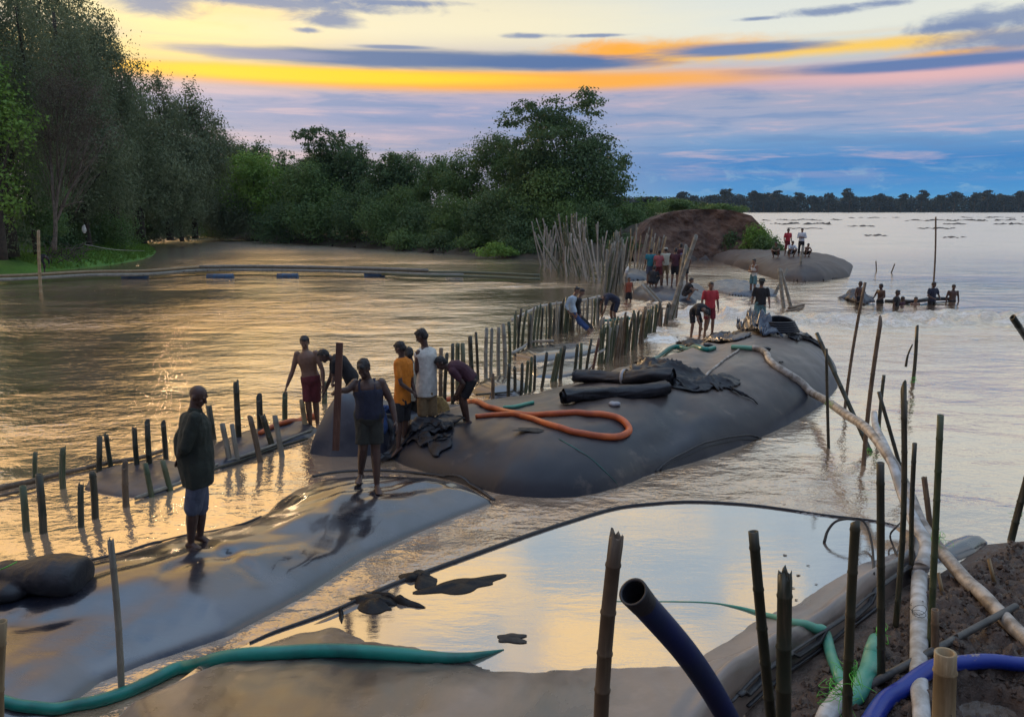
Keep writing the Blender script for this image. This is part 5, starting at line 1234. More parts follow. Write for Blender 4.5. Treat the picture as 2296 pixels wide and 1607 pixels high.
near = [  # foot x,y  top x,y  width  material
 (58, 1190, 51, 1089, 16, 'bamboo_green', 'leftmost stake of the near row'), (95, 1193, 87, 1063, 17, 'bamboo_dark', 'thick dark stake second in the near row, standing deep in the water'),
 (81, 1078, 79, 1014, 11, 'bamboo_green', 'pale olive stake just behind the left rail'), (145, 1093, 141, 1005, 14, 'bamboo_green', 'yellow green stake standing before the left rail'),
 (184, 1180, 181, 1087, 14, 'bamboo_dark', 'dark stake left one of a close pair'), (211, 1162, 207, 1058, 16, 'bamboo_dark', 'dark stake right one of a close pair, touching the flat bag'),
 (285, 1134, 280, 1042, 15, 'bamboo_brown', 'grey brown stake in front of the flat dark bag'), (339, 1114, 325, 1038, 13, 'bamboo_green', 'green stake leaning over the flat dark bag'),
 (380, 1099, 364, 1032, 13, 'bamboo_green', 'stake with a bright wet side left of the man in olive'), (222, 1056, 223, 978, 13, 'bamboo_dark', 'black stake at the far corner of the flat bag'),
 (250, 1046, 238, 976, 11, 'bamboo_dark', 'dark stake crossing the black one at its top'), (309, 1040, 301, 960, 12, 'bamboo_dark', 'dark stake behind the left rail, first of three'),
 (336, 1038, 330, 946, 13, 'bamboo_dark', 'dark stake behind the left rail, middle and tallest of three'), (372, 1028, 366, 949, 12, 'bamboo_dark', 'dark stake behind the left rail, last of three'),
 (478, 984, 468, 910, 14, 'bamboo_dark', 'dark stake right beside the bald man\'s chin'), (535, 978, 529, 856, 14, 'bamboo_dark', 'tallest dark stake of the near row, standing alone'),
 (584, 960, 581, 891, 15, 'bamboo_dark', 'thick dark stake behind the leaning pair'), (513, 1026, 498, 949, 13, 'bamboo_grey', 'grey split stake on the right rail, first'),
 (534, 1030, 520, 951, 11, 'bamboo_grey', 'pointed grey stake on the right rail, second'), (583, 1035, 561, 936, 13, 'bamboo_brown', 'brown stake with a jagged top leaning left on the right rail'),
 (610, 999, 589, 932, 14, 'bamboo_dark', 'dark stake leaning left beside the jagged one'), (633, 1024, 616, 931, 13, 'bamboo_grey', 'grey stake leaning left at the end of the right rail'),
 (640, 945, 639, 885, 13, 'bamboo_green', 'stake under the shirtless man\'s hand'), (684, 950, 676, 897, 12, 'bamboo_buff', 'pale stake beside the shirtless man\'s leg'),
 (726, 905, 728, 862, 13, 'bamboo_green', 'short stake between the shirtless and the stooping man'),
]
for i, (x0, y0, x1, y1, w, m, lab) in enumerate(near):
    pstake(x0, y0, x1, y1, w, m, lab, GN, cut=SR.choice(['flat', 'slant', 'jag']), sides=12, bend=.022)
GM2 = 'stakes right of the workers'
mid = [(990, 960, 989, 780, 10, 'bamboo_brown', 'brown stake just right of the white shirt'), (1000, 935, 1002, 795, 9, 'bamboo_dark', 'dark stake rising behind the stooping boy\'s head'),
 (1016, 930, 1015, 773, 9, 'bamboo_dark', 'dark brown stake above the stooping boy\'s neck'), (1028, 890, 1026, 771, 11, 'bamboo_green', 'green stake left one of three over the boy\'s back'), (1038, 890, 1037, 769, 11, 'bamboo_green', 'green stake middle one of three over the boy\'s back'),
 (1061, 860, 1054, 753, 11, 'bamboo_dark', 'dark stake right one of three over the boy\'s back'), (1071, 850, 1067, 746, 7, 'bamboo_dark', 'thin dark stake right of the boy'),
 (1091, 851, 1091, 740, 9, 'bamboo_grey', 'pale grey stake, first of the tall pale ones'), (1101, 848, 1103, 740, 8, 'bamboo_grey', 'pale grey stake, second of the tall pale ones'), (1119, 842, 1118, 734, 9, 'bamboo_grey', 'pale grey stake, third of the tall pale ones'),
 (1130, 839, 1128, 728, 10, 'bamboo_grey', 'pale grey stake, fourth of the tall pale ones'), (1140, 834, 1141, 725, 8, 'bamboo_green', 'greenish stake at the right end of the tall pale ones'),
 (1103, 911, 1105, 842, 9, 'bamboo_brown', 'lone brown stake standing in front by the orange hose'), (1141, 899, 1142, 818, 9, 'bamboo_dark', 'dark stake, first of the front middle row'),
 (1153, 887, 1154, 824, 8, 'bamboo_dark', 'dark stake, second of the front middle row'), (1168, 884, 1171, 818, 8, 'bamboo_dark', 'dark stake, third of the front middle row'), (1178, 881, 1184, 809, 8, 'bamboo_green', 'green stake, fourth of the front middle row'),
 (1187, 878, 1192, 804, 8, 'bamboo_green', 'green stake, fifth of the front middle row'), (1196, 874, 1199, 800, 7, 'bamboo_dark', 'dark stake, sixth of the front middle row'), (1214, 869, 1226, 793, 8, 'bamboo_dark', 'dark leaning stake standing apart in the front middle row'),
 (1238, 855, 1251, 792, 10, 'bamboo_green', 'green stake, left of a leaning pair'), (1246, 853, 1258, 786, 8, 'bamboo_green', 'green stake, right of a leaning pair'), (1258, 851, 1266, 778, 9, 'bamboo_dark', 'dark stake next to the leaning pair'),
 (1288, 841, 1295, 774, 8, 'bamboo_dark', 'dark stake left of the rolled black cloth\'s top'), (1298, 837, 1303, 769, 8, 'bamboo_green', 'green stake above the rolled cloth'), (1316, 830, 1326, 760, 7, 'bamboo_dark', 'dark leaning stake above the rolled cloth'), (1330, 827, 1343, 760, 7, 'board', 'reddish leaning stake above the rolled cloth')]
for (x0, y0, x1, y1, w, m, lab) in mid:
    pstake(x0, y0, x1, y1, w, m, lab, GM2, Y=PZ(x0, y0).y, cut=SR.choice(['flat', 'slant']), sides=8, bend=.025)
# dense rows: nobody could tell these apart
def row(n, xa, ya, xb, yb, hpx, w, mats, label, group, lean=(0, 8), jit=3, hj=.15):
    for i in range(n):
        t = (i+SR.uniform(-.3, .3))/max(1, n-1); x = xa+(xb-xa)*t+SR.uniform(-jit, jit); y = ya+(yb-ya)*t+SR.uniform(-jit*.8, jit*.8)
        h = (hpx[0]*(1-t)+hpx[1]*t)*SR.uniform(1-hj, 1+hj)
        dx = SR.uniform(*lean); mt = SR.choice(mats); q = h/(hpx[0]*(1-t)+hpx[1]*t)
        ad = ('tall ' if q > 1+hj*.45 else 'short ' if q < 1-hj*.45 else '')+('left leaning ' if dx < -7 else 'right leaning ' if dx > 7 else '')
        cn = {'bamboo_grey': 'grey', 'bamboo_green': 'green', 'bamboo_dark': 'dark', 'bamboo_brown': 'brown', 'bamboo_buff': 'buff', 'plank': 'pale'}[mt]
        pstake(x, y, x+dx, y-h, w*SR.uniform(.62, 1.05), mt, (ad+cn+' '+label).replace('grey pole', 'pole').replace('grey thin grey', 'grey thin') if 'grey' in label and cn != 'grey' else ad+('' if 'grey' in label or cn in label else cn+' ')+label, group, Y=PZ(x, y).y, cut=SR.choice(['flat', 'slant']), sides=7, nodes=h > 45, bend=.03, lean=SR.uniform(-.2, .2))
row(13, 1150, 790, 1215, 765, (84, 76), 7, ['bamboo_green', 'bamboo_dark', 'bamboo_grey'], 'stake in the back row left of the leaning man', 'back row of stakes left of the leaning man')
row(13, 1222, 758, 1282, 740, (72, 70), 7, ['bamboo_grey', 'bamboo_green', 'bamboo_dark'], 'stake of the back row behind the man in jeans', 'back row of stakes behind the man in jeans', jit=2)
row(12, 1288, 738, 1350, 722, (62, 52), 6.5, ['bamboo_green', 'bamboo_dark', 'bamboo_grey'], 'stake of the back row right of the man in jeans', 'back row of stakes right of the man in jeans', jit=2)
row(15, 1340, 815, 1378, 802, (88, 84), 8, ['bamboo_grey', 'bamboo_green', 'bamboo_dark'], 'stake in the thick bunch left of the pale sloping rail', 'thick bunch of stakes by the sloping rail', (2, 12))
row(20, 1380, 804, 1440, 768, (84, 76), 7.5, ['bamboo_dark', 'bamboo_green', 'bamboo_brown'], 'stake in the dense front row behind the pale sloping rail', 'dense front row behind the sloping rail', (4, 14))
row(12, 1440, 770, 1468, 752, (72, 64), 7, ['bamboo_green', 'bamboo_dark'], 'stake at the far end of the dense front row', 'far end of the dense front row', (4, 14))
row(7, 1472, 742, 1500, 726, (48, 40), 8, ['bamboo_brown', 'bamboo_buff', 'bamboo_dark'], 'short brown stake at the foot of the tall leaning poles', 'short stakes at the foot of the leaning poles', (3, 9))
row(54, 1215, 600, 1352, 632, (78, 106), 3.9, ['bamboo_grey', 'bamboo_grey', 'bamboo_green', 'plank'], 'thin grey pole in the thicket of poles before the trees', 'thicket of thin poles before the trees', (-44, 22), 9, .36)
row(20, 1272, 602, 1320, 612, (112, 106), 4.4, ['bamboo_grey', 'bamboo_grey', 'bamboo_green'], 'tall grey pole in the middle of the thicket', 'tallest poles of the thicket', (-18, 14), 6, .14)
row(14, 1205, 572, 1262, 586, (44, 62), 4, ['bamboo_brown', 'bamboo_dark'], 'thin dark stick at the left end of the thicket', 'thin sticks left of the thicket', (-5, 6), 2, .3)
row(26, 1350, 664, 1376, 650, (108, 124), 5.2, ['bamboo_grey', 'bamboo_green', 'bamboo_grey'], 'pole of the tall upright bundle left of the crowd', 'tall upright bundle of poles left of the crowd', (8, 26), 4, .14)
row(14, 1376, 646, 1398, 628, (112, 84), 5, ['bamboo_grey', 'bamboo_dark'], 'pole behind the tall upright bundle', 'poles behind the tall upright bundle', (-4, 14), 4, .25)
row(16, 1405, 606, 1475, 612, (90, 84), 4, ['bamboo_buff', 'bamboo_grey'], 'thin tan pole in front of the earth cliff', 'thin poles before the earth cliff', (2, 26), 4, .2)
# single poles
for a in ((1498, 725, 1561, 529, 10, 'bamboo_grey', 'tallest leaning pole in front of the crowd'), (1508, 722, 1538, 553, 9, 'bamboo_grey', 'second tall pole leaning beside the tallest'), (1502, 724, 1545, 560, 8, 'bamboo_green', 'greenish pole squeezed between the two tall leaning ones'),
          (1514, 716, 1530, 575, 8, 'bamboo_brown', 'brown pole right of the tall leaning ones'), (1790, 626, 1800, 552, 6, 'bamboo_grey', 'grey post standing before the far bag'), (1477, 682, 1440, 640, 8, 'plank', 'pale pole lying slantwise against the midstream bag'),
          (1488, 684, 1450, 641, 6, 'bamboo_grey', 'second slanting pole on the midstream bag'), (1758, 691, 1747, 603, 9, 'bamboo_grey', 'left leg of the crossed poles beside the man in the hat'), (1773, 689, 1751, 606, 8, 'bamboo_grey', 'right leg of the crossed poles beside the man in the hat'),
          (1736, 662, 1765, 604, 8, 'bamboo_grey', 'short pole crossing behind the other two'), (2093, 632, 2098, 488, 4, 'bamboo_brown', 'very tall thin pole held up by a wader'), (1965, 608, 1964, 586, 3, 'bamboo_brown', 'tiny upright stick in the open river'),
          (1998, 612, 2006, 592, 3, 'bamboo_brown', 'tiny slanting stick in the open river'), (92, 655, 86, 518, 7, 'bamboo_buff', 'pale crooked pole at the left bank'), (1402, 660, 1405, 612, 7, 'plank', 'curved pale pole held by the boy in the water')):
    pstake(*a[:7], None, Y=PZ(a[0], a[1]).y, cut='slant', sides=8, bend=.01, name='bamboo_pole', cat='pole')
# --- the right hand forest of stakes near the camera: foot x,y, top x,y, width, material, label, distance of foot
rs = [(1350, 1640, 1382, 1203, 35, 'bamboo_brown', 'thick brown stake with a jagged top left of the navy pipe', 4.25, 'jag'), (1733, 1640, 1689, 1191, 24, 'bamboo_dark', 'dark leaning stake rising over the pool right of the navy pipe', 4.3, 'flat'),
      (1758, 1640, 1760, 1287, 34, 'bamboo_dark', 'short thick stake with a torn brown top beside the dark leaning one', 4.2, 'jag'), (1901, 1640, 1918, 1171, 22, 'bamboo_dark', 'black stake with a pointed top tied with green cord', 4.5, 'slant'),
      (1976, 1530, 1974, 1037, 18, 'bamboo_dark', 'dark stake right of the black pointed one, sawn square', None, 'flat'), (2004, 1401, 2026, 870, 13, 'bamboo_dark', 'long dark stake with a sharpened top', None, 'point'),
      (2046, 1270, 2051, 993, 11, 'bamboo_dark', 'thin dark stake with a tan sawn top', None, 'flat'), (2086, 1440, 2109, 930, 15, 'bamboo_green', 'tall green stake with a knobbed top tied where the pipes meet', None, 'flat'),
      (2089, 1215, 2072, 1070, 13, 'bamboo_brown', 'tan leaning stake with a broken forked top', 8.9, 'jag'), (1938, 1042, 1974, 722, 10, 'bamboo_brown', 'long brown pole in the water left of the pale hose', None, 'point'),
      (1896, 914, 1940, 633, 7, 'bamboo_brown', 'longest slim pole standing in the river', None, 'flat'), (2046, 855, 2056, 733, 8, 'bamboo_dark', 'dark pole with a hanging twig in the open water', None, 'slant'),
      (1858, 1004, 1853, 782, 7, 'bamboo_dark', 'thin upright pole at the end of the big bag', None, 'flat'), (1972, 959, 1982, 841, 8, 'bamboo_dark', 'short dark pole behind the hose crossing', None, 'flat'),
      (2033, 948, 2033, 898, 5, 'bamboo_dark', 'stub of a stake behind the sharpened one', None, 'flat'), (2268, 1212, 2312, 1040, 16, 'bamboo_dark', 'dark stake at the right edge tied with green cord', None, 'flat'),
      (2113, 1640, 2120, 1462, 50, 'bamboo_buff', 'fat pale stake with a mushroomed top in front of the blue hose', 4.15, 'flat'), (2098, 1470, 2097, 1366, 18, 'bamboo_brown', 'muddy brown stake stub by the white hose', None, 'flat'),
      (270, 1552, 248, 1212, 15, 'bamboo_grey', 'lone stake with a split pale top pushed through the long wet bag', None, 'jag'), (2, 1660, 4, 1392, 24, 'bamboo_buff', 'pale stake cut off by the left edge', 4.6, 'flat')]
for (x0, y0, x1, y1, w, m, lab, Yd, cut) in rs:
    o = pstake(x0, y0, x1, y1, w, m, lab, None, Y=Yd, cut=cut, sides=16, bend=.014, sink=.3)
# slanting poles that cross
def pole(p0, p1, w, mat, label, **k):
    r = w*(p0.y*CT+.6)/FPX*.5; return stake(p0, p1, r, mat, label, None, name='bamboo_pole', cat='pole', **k)
pole(PZ(1966, 1045, -.2), PY(1831, 747, 13.6), 11, 'bamboo_dark', 'long diagonal pole leaning left across the end of the big bag', sides=10, bend=.008, cut='flat')
pole(PZ(2040, 1126, -.1), PY(1970, 878, 10.6), 9, 'bamboo_dark', 'diagonal pole propping the pale hose', sides=10, bend=.01, cut='flat')
pole(PY(2330, 800, 7.5), PY(2270, 711, 7.0), 14, 'bamboo_dark', 'dark pole tip entering at the right edge', sides=10, cut='slant')
v = hit(1929, 1556); pole(Vector((v.x, v.y, v.z+.04)), PY(2278, 1358, 6.6), 20, 'black_pole', 'dark grey pole lying slantwise over the white hose', sides=14, nodes=False, cut='flat')
# small sticks in the mud
for a in ((2230, 1307, 2217, 1253, 9, 'pale flat stick standing in the mud near the top'), (2113, 1330, 2104, 1284, 9, 'short tan stick in the mud behind the green stake')):
    pstake(a[0], a[1], a[2], a[3], a[4], 'bamboo_buff', a[5], None, sides=8, cut='slant', nodes=False, sink=.1, name='stick', cat='stick')
# rails lying along the rows
def rail(pts, w, mat, label, zs=.04, cat='pole'):
    P = [hit(x, y) for x, y in pts]; P = [Vector((p.x, p.y, max(p.z, 0)+zs)) for p in P]; r = w*(P[0].y*CT+.6)/FPX*.5
    mb = MB(); tube_mb(mb, spline(P, 6), [r, r*.85], 10); org = P[0]; o = obj('bamboo_rail', mb.mesh('bamboo_rail', origin=org), M[mat], loc=org); tag(o, label, cat); return o
rail([(-20, 1103), (60, 1086), (135, 1068), (240, 1044), (310, 1032), (375, 1012)], 12, 'bamboo_brown', 'long bamboo rail lying at the water line on the left')
rail([(-20, 1122), (40, 1108), (80, 1098)], 8, 'bamboo_brown', 'short second rail below the long left one')
rail([(303, 1123), (360, 1103), (417, 1083), (480, 1050), (550, 1026), (615, 1002), (700, 968)], 9, 'bamboo_grey', 'pale bamboo rail running from the flat bag to the upright bag')
rail([(470, 1060), (540, 1038), (600, 1015), (690, 988)], 7, 'bamboo_dark', 'dark rail just under the pale right one')
rail([(1148, 757), (1180, 738), (1211, 722), (1250, 714), (1281, 711), (1320, 702), (1344, 695)], 7, 'plank', 'pale curved rail tied along the back row of stakes', .55)
rail([(1148, 800), (1170, 788), (1193, 774), (1240, 772)], 8, 'plank', 'pale rail lying low left of the middle stakes', .1)
rail([(1344, 820), (1380, 794), (1415, 770), (1452, 746)], 6, 'plank', 'pale straight rail sloping along the dense front row', .35)
rail([(1207, 562), (1240, 560), (1285, 564)], 4, 'plank', 'thin pale stick lying across the thicket of poles', .9)
rail([(1066, 893), (1120, 889), (1150, 886)], 5, 'bamboo_dark', 'dark rail in front of the pale bag by the stooping boy', .08)
for pts, lab in (([(1768, 694), (1785, 690), (1803, 686)], 'upper broken plank at the foot of the crossed poles'), ([(1764, 701), (1786, 697), (1800, 692)], 'lower broken plank at the foot of the crossed poles')):
    rail(pts, 6, 'bamboo_brown', lab, .06, 'plank')
# the wooden post held by the man in the vest
a = PY(753, 1009, Y4-.35); b = PY(761.5, 768, Y4-.35); d = b-a; mb = MB()
sx, sy = frame(d); mb.loft([[a+d*t+sx*u*.040+sy*v*.022 for u, v in ((-1, -1), (1, -1), (1, 1), (-1, 1))] for t in (0, .3, .6, 1.0)])
o = obj('wooden_post', mb.mesh('wooden_post', False, origin=a), M['board'], loc=a); tag(o, 'red brown sawn post held upright by the man in the vest', 'post')

# ------------------------------------------------------------------ hoses, pipes and ropes
def hose(name, pts, w, mat, label, cat='hose', lift=1.0, sides=16, flat=1.0, per=8, rmul=None, sm=3):
    """pts: (px, py[, z above what it lies on | ('Y', dist)])"""
    P = []
    r0 = None
    for p in pts:
        if len(p) > 2 and isinstance(p[2], tuple): q = PY(p[0], p[1], p[2][1])
        else:
            q = hit(p[0], p[1]); 
            if len(p) > 2: q = PZ(p[0], p[1], q.z+p[2])
        P.append(q)
    Wd = w if isinstance(w, (list, tuple)) else [w]
    R = [wi*(P[int(round(i*(len(P)-1)/max(1, len(Wd)-1)))].y*CT+.6)/FPX*.5 for i, wi in enumerate(Wd)]
    Q = spline(P, per); n = len(Q)
    for i, q in enumerate(Q):
        t = i/(n-1)*(len(R)-1); k = min(int(t), max(0, len(R)-2)); rr = R[0] if len(R) == 1 else R[k]*(1-(t-k))+R[k+1]*(t-k)
        s = surf(q.x, q.y)
        if lift and q.z < s+rr*flat*lift*.8: q.z = s+rr*flat*lift*.8
    for _ in range(sm):
        zz = [q.z for q in Q]
        for i in range(1, n-1): Q[i].z = .25*zz[i-1]+.5*zz[i]+.25*zz[i+1]
    mb = MB(); tube_mb(mb, Q, R, sides, flat); org = P[0]
    o = obj(name, mb.mesh(name, origin=org), M[mat], loc=org); tag(o, label, cat); return o
hose('hose', [(-10, 1574), (40, 1588), (100, 1594), (165, 1590), (220, 1580), (290, 1558), (345, 1533), (410, 1506), (480, 1488), (600, 1474), (700, 1469), (800, 1470), (900, 1476), (980, 1482), (1040, 1480), (1090, 1468), (1130, 1456)],
     [26, 27, 29, 30, 31, 32, 31, 22, 2], 'teal_hose', 'thick teal hose snaking along the bottom left and dipping under the pool', lift=.9, sides=20, sm=12)
hose('hose', [(1380, 1352, -.02), (1569, 1356, -.03), (1645, 1362, -.01), (1713, 1380), (1780, 1398), (1825, 1415), (1852, 1446), (1866, 1482), (1880, 1512), (1890, 1545)], [2, 3, 10, 20, 25, 26, 27], 'pale_teal', 'faded green hose coming out of the pool and bending down by the black stake', lift=.6, sm=10)
hose('hose', [(1962, 1432, .06), (1960, 1450, .10), (1955, 1480, .08), (1945, 1515, .05), (1925, 1552, .02), (1896, 1590)], [26, 40, 42, 42, 40], 'pale_teal', 'short green hose bent like a hook tied to the dark stake', lift=.9, sm=10)
hose('hose', [(1905, 1550), (1880, 1575), (1850, 1625), (1830, 1680)], [40, 44, 48], 'white_pipe', 'white end of the joined hose at the bottom edge', lift=.9)
hose('hose', [(1463, 809), (1491, 793), (1533, 786), (1570, 783), (1602, 784)], [9, 11, 10], 'teal_hose', 'short teal hose lying over the crown of the big bag')
hose('hose', [(1640, 782), (1665, 783), (1690, 785)], [10, 11], 'pale_teal', 'green sleeve joining the pale hose on the big bag')
hose('pipe', [(1688, 785), (1706, 789), (1719, 799), (1724, 812), (1742, 828), (1770, 846), (1805, 874), (1843, 897, .25), (1908, 932, .75), (1952, 968, .85), (1988, 1016, .8), (2014, 1058, .65), (2040, 1110, .5), (2059, 1160, .35), (2085, 1205, .25), (2118, 1244, .2), (2163, 1298, .10), (2200, 1340), (2230, 1379), (2275, 1424), (2330, 1480)],
     [13, 14, 16, 18, 20, 22, 24, 28, 31, 33, 34], 'pale_pipe', 'long mud streaked pale pipe running from the big bag down to the mud', 'pipe', sides=18, sm=14)
for (x, y, z) in ((2110, 1235, .2), (2118, 1246, .2)): pass
hose('pipe', [(1656, 786), (1636, 800), (1612, 818), (1590, 836), (1582, 845)], [5, 6], 'pale_pipe', 'thin pale pipe lying on the big bag above the black cloth', 'pipe')
hose('hose', [(1960, 925, .9), (1964, 955, .9), (1985, 1000, .85), (2005, 1050, .7), (2022, 1105, .5), (2050, 1170, .35), (2078, 1225, .25), (2068, 1262, .12), (2060, 1300), (2060, 1361), (2059, 1420), (2059, 1473), (2060, 1540), (2064, 1620), (2066, 1690)],
     [12, 18, 22, 28, 34, 36, 37, 38, 38], 'white_pipe', 'white lay flat hose coming straight down over the mud', sides=18, flat=.8, sm=25)
hose('hose', [(2360, 1500), (2296, 1496), (2230, 1488), (2163, 1496), (2095, 1510), (2028, 1547), (1985, 1585), (1955, 1625), (1930, 1680)], [32, 33, 36, 40, 46], 'blue_hose', 'royal blue hose arching across the lower right corner, smeared with mud', lift=1.0, sides=20, sm=40)
hose('hose', [(583, 975), (600, 966), (622, 956), (650, 948), (682, 941), (710, 934)], [11, 12, 12], 'orange_hose', 'rusty orange hose end behind the shirtless man')
hose('hose', [(960, 897), (990, 896, .1), (1030, 894, .12), (1060, 904), (1090, 915), (1120, 924), (1160, 931), (1200, 935), (1250, 932), (1300, 930), (1345, 933), (1385, 942), (1406, 958), (1410, 972), (1396, 982), (1365, 985), (1325, 981), (1280, 972), (1230, 956), (1190, 942), (1150, 932), (1110, 934), (1066, 938)],
     [12, 13, 13, 14, 15, 16, 15, 13, 11], 'orange_hose', 'bright orange hose looped on the big bag', per=8, sides=14)
hose('hose', [(1346, 719, .1), (1375, 717, .12), (1410, 714, .12), (1450, 716, .12), (1470, 722)], [6, 7], 'teal_hose', 'green hose lying among the middle stakes by the bent worker')
hose('hose', [(1448, 742, .1), (1460, 744), (1475, 752)], [5, 5], 'teal_hose', 'short green hose end at the far end of the front row')
hose('hose', [(1402, 640), (1400, 625, .4), (1404, 610, .9), (1408, 600, 1.2)], [6, 6], 'white_pipe', 'white curved hose held up beside the tall bundle')
hose('hose', [(1128, 915), (1150, 912, .02), (1172, 908, .02), (1196, 905)], [7, 9, 8], 'pale_teal', 'pale green hose end at the edge of the big bag')
# big navy pipe with an open ribbed mouth, rising from the bottom edge
def navy():
    e0 = PY(1420, 1327, 3.35); e1 = PY(1640, 1625, 3.95); e2 = PY(1740, 1830, 4.25); r = .064
    Q = spline([e0, e0*.5+e1*.5+Vector((.02, 0, .03)), e1, e2], 10); root = empty('pipe', Q[-1]); tag(root, 'navy blue pipe with an open mouth sticking up at the bottom centre', 'pipe')
    org = Q[-1]; mb = MB(); rings = []
    for i, p in enumerate(Q):
        d = Q[min(i+1, len(Q)-1)]-Q[max(0, i-1)]; a, b = frame(d); rings.append(ring(p-org, a, b, r, r, 28))
    mb.loft(rings, False); d = (Q[1]-Q[0]).normalized(); a, b = frame(d); c = Q[0]-org
    obj('pipe_wall', mb.mesh('pipe_wall'), M['blue_pipe'], root)
    mb = MB(); R = [ring(c+d*.11, a, b, r*1.02, r*1.02, 28), ring(c-d*.0, a, b, r*1.10, r*1.10, 28), ring(c-d*.005, a, b, r*1.10, r*1.10, 28), ring(c-d*.006, a, b, r*.94, r*.94, 28)]
    for k in range(16): R += [ring(c+d*(.004+k*.014), a, b, r*(.93 if k % 2 else .87), r*(.93 if k % 2 else .87), 28)]
    mb.loft(R, False); obj('socket', mb.mesh('socket'), M['seam'], root)
    mb = MB(); mb.loft([ring(c+d*.23, a, b, r*.95, r*.95, 28), ring(c+d*.24, a, b, .001, .001, 28)], False); obj('inner_wall', mb.mesh('inner_wall'), M['seam'], root)
navy()
# clamps on the pale pipe
def clamp(px, py, dz, w, label):
    pass
# green cords tying the stakes
def cord(px, py, Y, wpx, label, loops=4, tails=5, seed=0, mat='green_cord'):
    g = random.Random(seed); c = PY(px, py, Y); s = (Y*CT)/FPX; mb = MB()
    for k in range(loops):
        t0 = g.uniform(0, 6); tilt = g.uniform(-.5, .5); h = g.uniform(-.8, .8)*wpx*s
        P = [c+Vector((math.cos(t)*wpx*.6*s, math.sin(t)*wpx*.6*s, h+math.sin(t+t0)*tilt*wpx*s)) for t in [i*math.pi/6 for i in range(13)]]; tube_mb(mb, P, .0024, 5)
    for k in range(tails):
        P = [c+Vector((g.uniform(-.4, .4)*wpx*s, -.55*wpx*s, g.uniform(-.5, .5)*wpx*s))]
        for j in range(3): P.append(P[-1]+Vector((g.uniform(-1, 1)*wpx*s*.9, g.uniform(-.1, .1), g.uniform(-1.1, .6)*wpx*s*.8)))
        tube_mb(mb, spline(P, 4), .0018, 4)
    o = obj('cord', mb.mesh('cord', origin=c), M[mat], loc=c); tag(o, label, 'cord')
cord(1908, 1500, 4.52, 22, 'tangle of bright green cord round the black pointed stake', 7, 16, 1)
cord(1880, 1545, 4.75, 36, 'loose green cord wrapped round the hose joint at the bottom', 5, 16, 6)
cord(1975, 1415, 5.9, 18, 'green cord tied round the square sawn stake', 4, 5, 2)
cord(2098, 1203, 8.0, 16, 'bright green knot where the pipes and the green stake cross', 6, 8, 3)
cord(2283, 1150, 8.9, 14, 'green cord on the stake at the right edge', 4, 5, 4)
cord(1950, 1012, 11.2, 9, 'green cord tying the diagonal pole to the pale pipe', 4, 6, 5)
cord(1857, 900, 13.2, 10, 'green cord hanging at the thin pole by the big bag', 3, 7, 7)
cord(2048, 848, 16.5, 10, 'green cord near the water on the pole with the twig', 3, 4, 8)
cord(1968, 955, 12.8, 8, 'dark green cord on the short pole behind the crossing', 4, 4, 9)
cord(2060, 1378, 6.5, 26, 'thin grey string round the white hose', 2, 2, 10, 'rope')
cord(2118, 1580, 4.15, 30, 'wire twisted round the fat pale stake', 3, 1, 11, 'rope')
def rope(pts, w, label, mat='rope', cat='rope'):
    return hose('rope', pts, w, mat, label, cat, lift=.6, sides=7)
rope([(1848, 1216), (1856, 1190, .1), (1875, 1168, .2), (1911, 1162, .25), (1930, 1164, .22), (1944, 1180, .16), (1954, 1215, .08), (1958, 1250, .03), (1959, 1288)], [7, 5, 5, 6], 'black rope looping over the top of the black pointed stake')
rope([(2018, 1262), (2005, 1230), (1996, 1200, .1), (2010, 1180, .2), (2024, 1168, .3)], [5, 4], 'frayed dark rope hanging between the two long dark stakes')
rope([(2046, 772, ('Y', 17.0)), (2036, 795, ('Y', 17.0)), (2031, 822, ('Y', 17.0))], [3, 6], 'twig hanging from the pole in open water', 'bamboo_dark', 'twig')

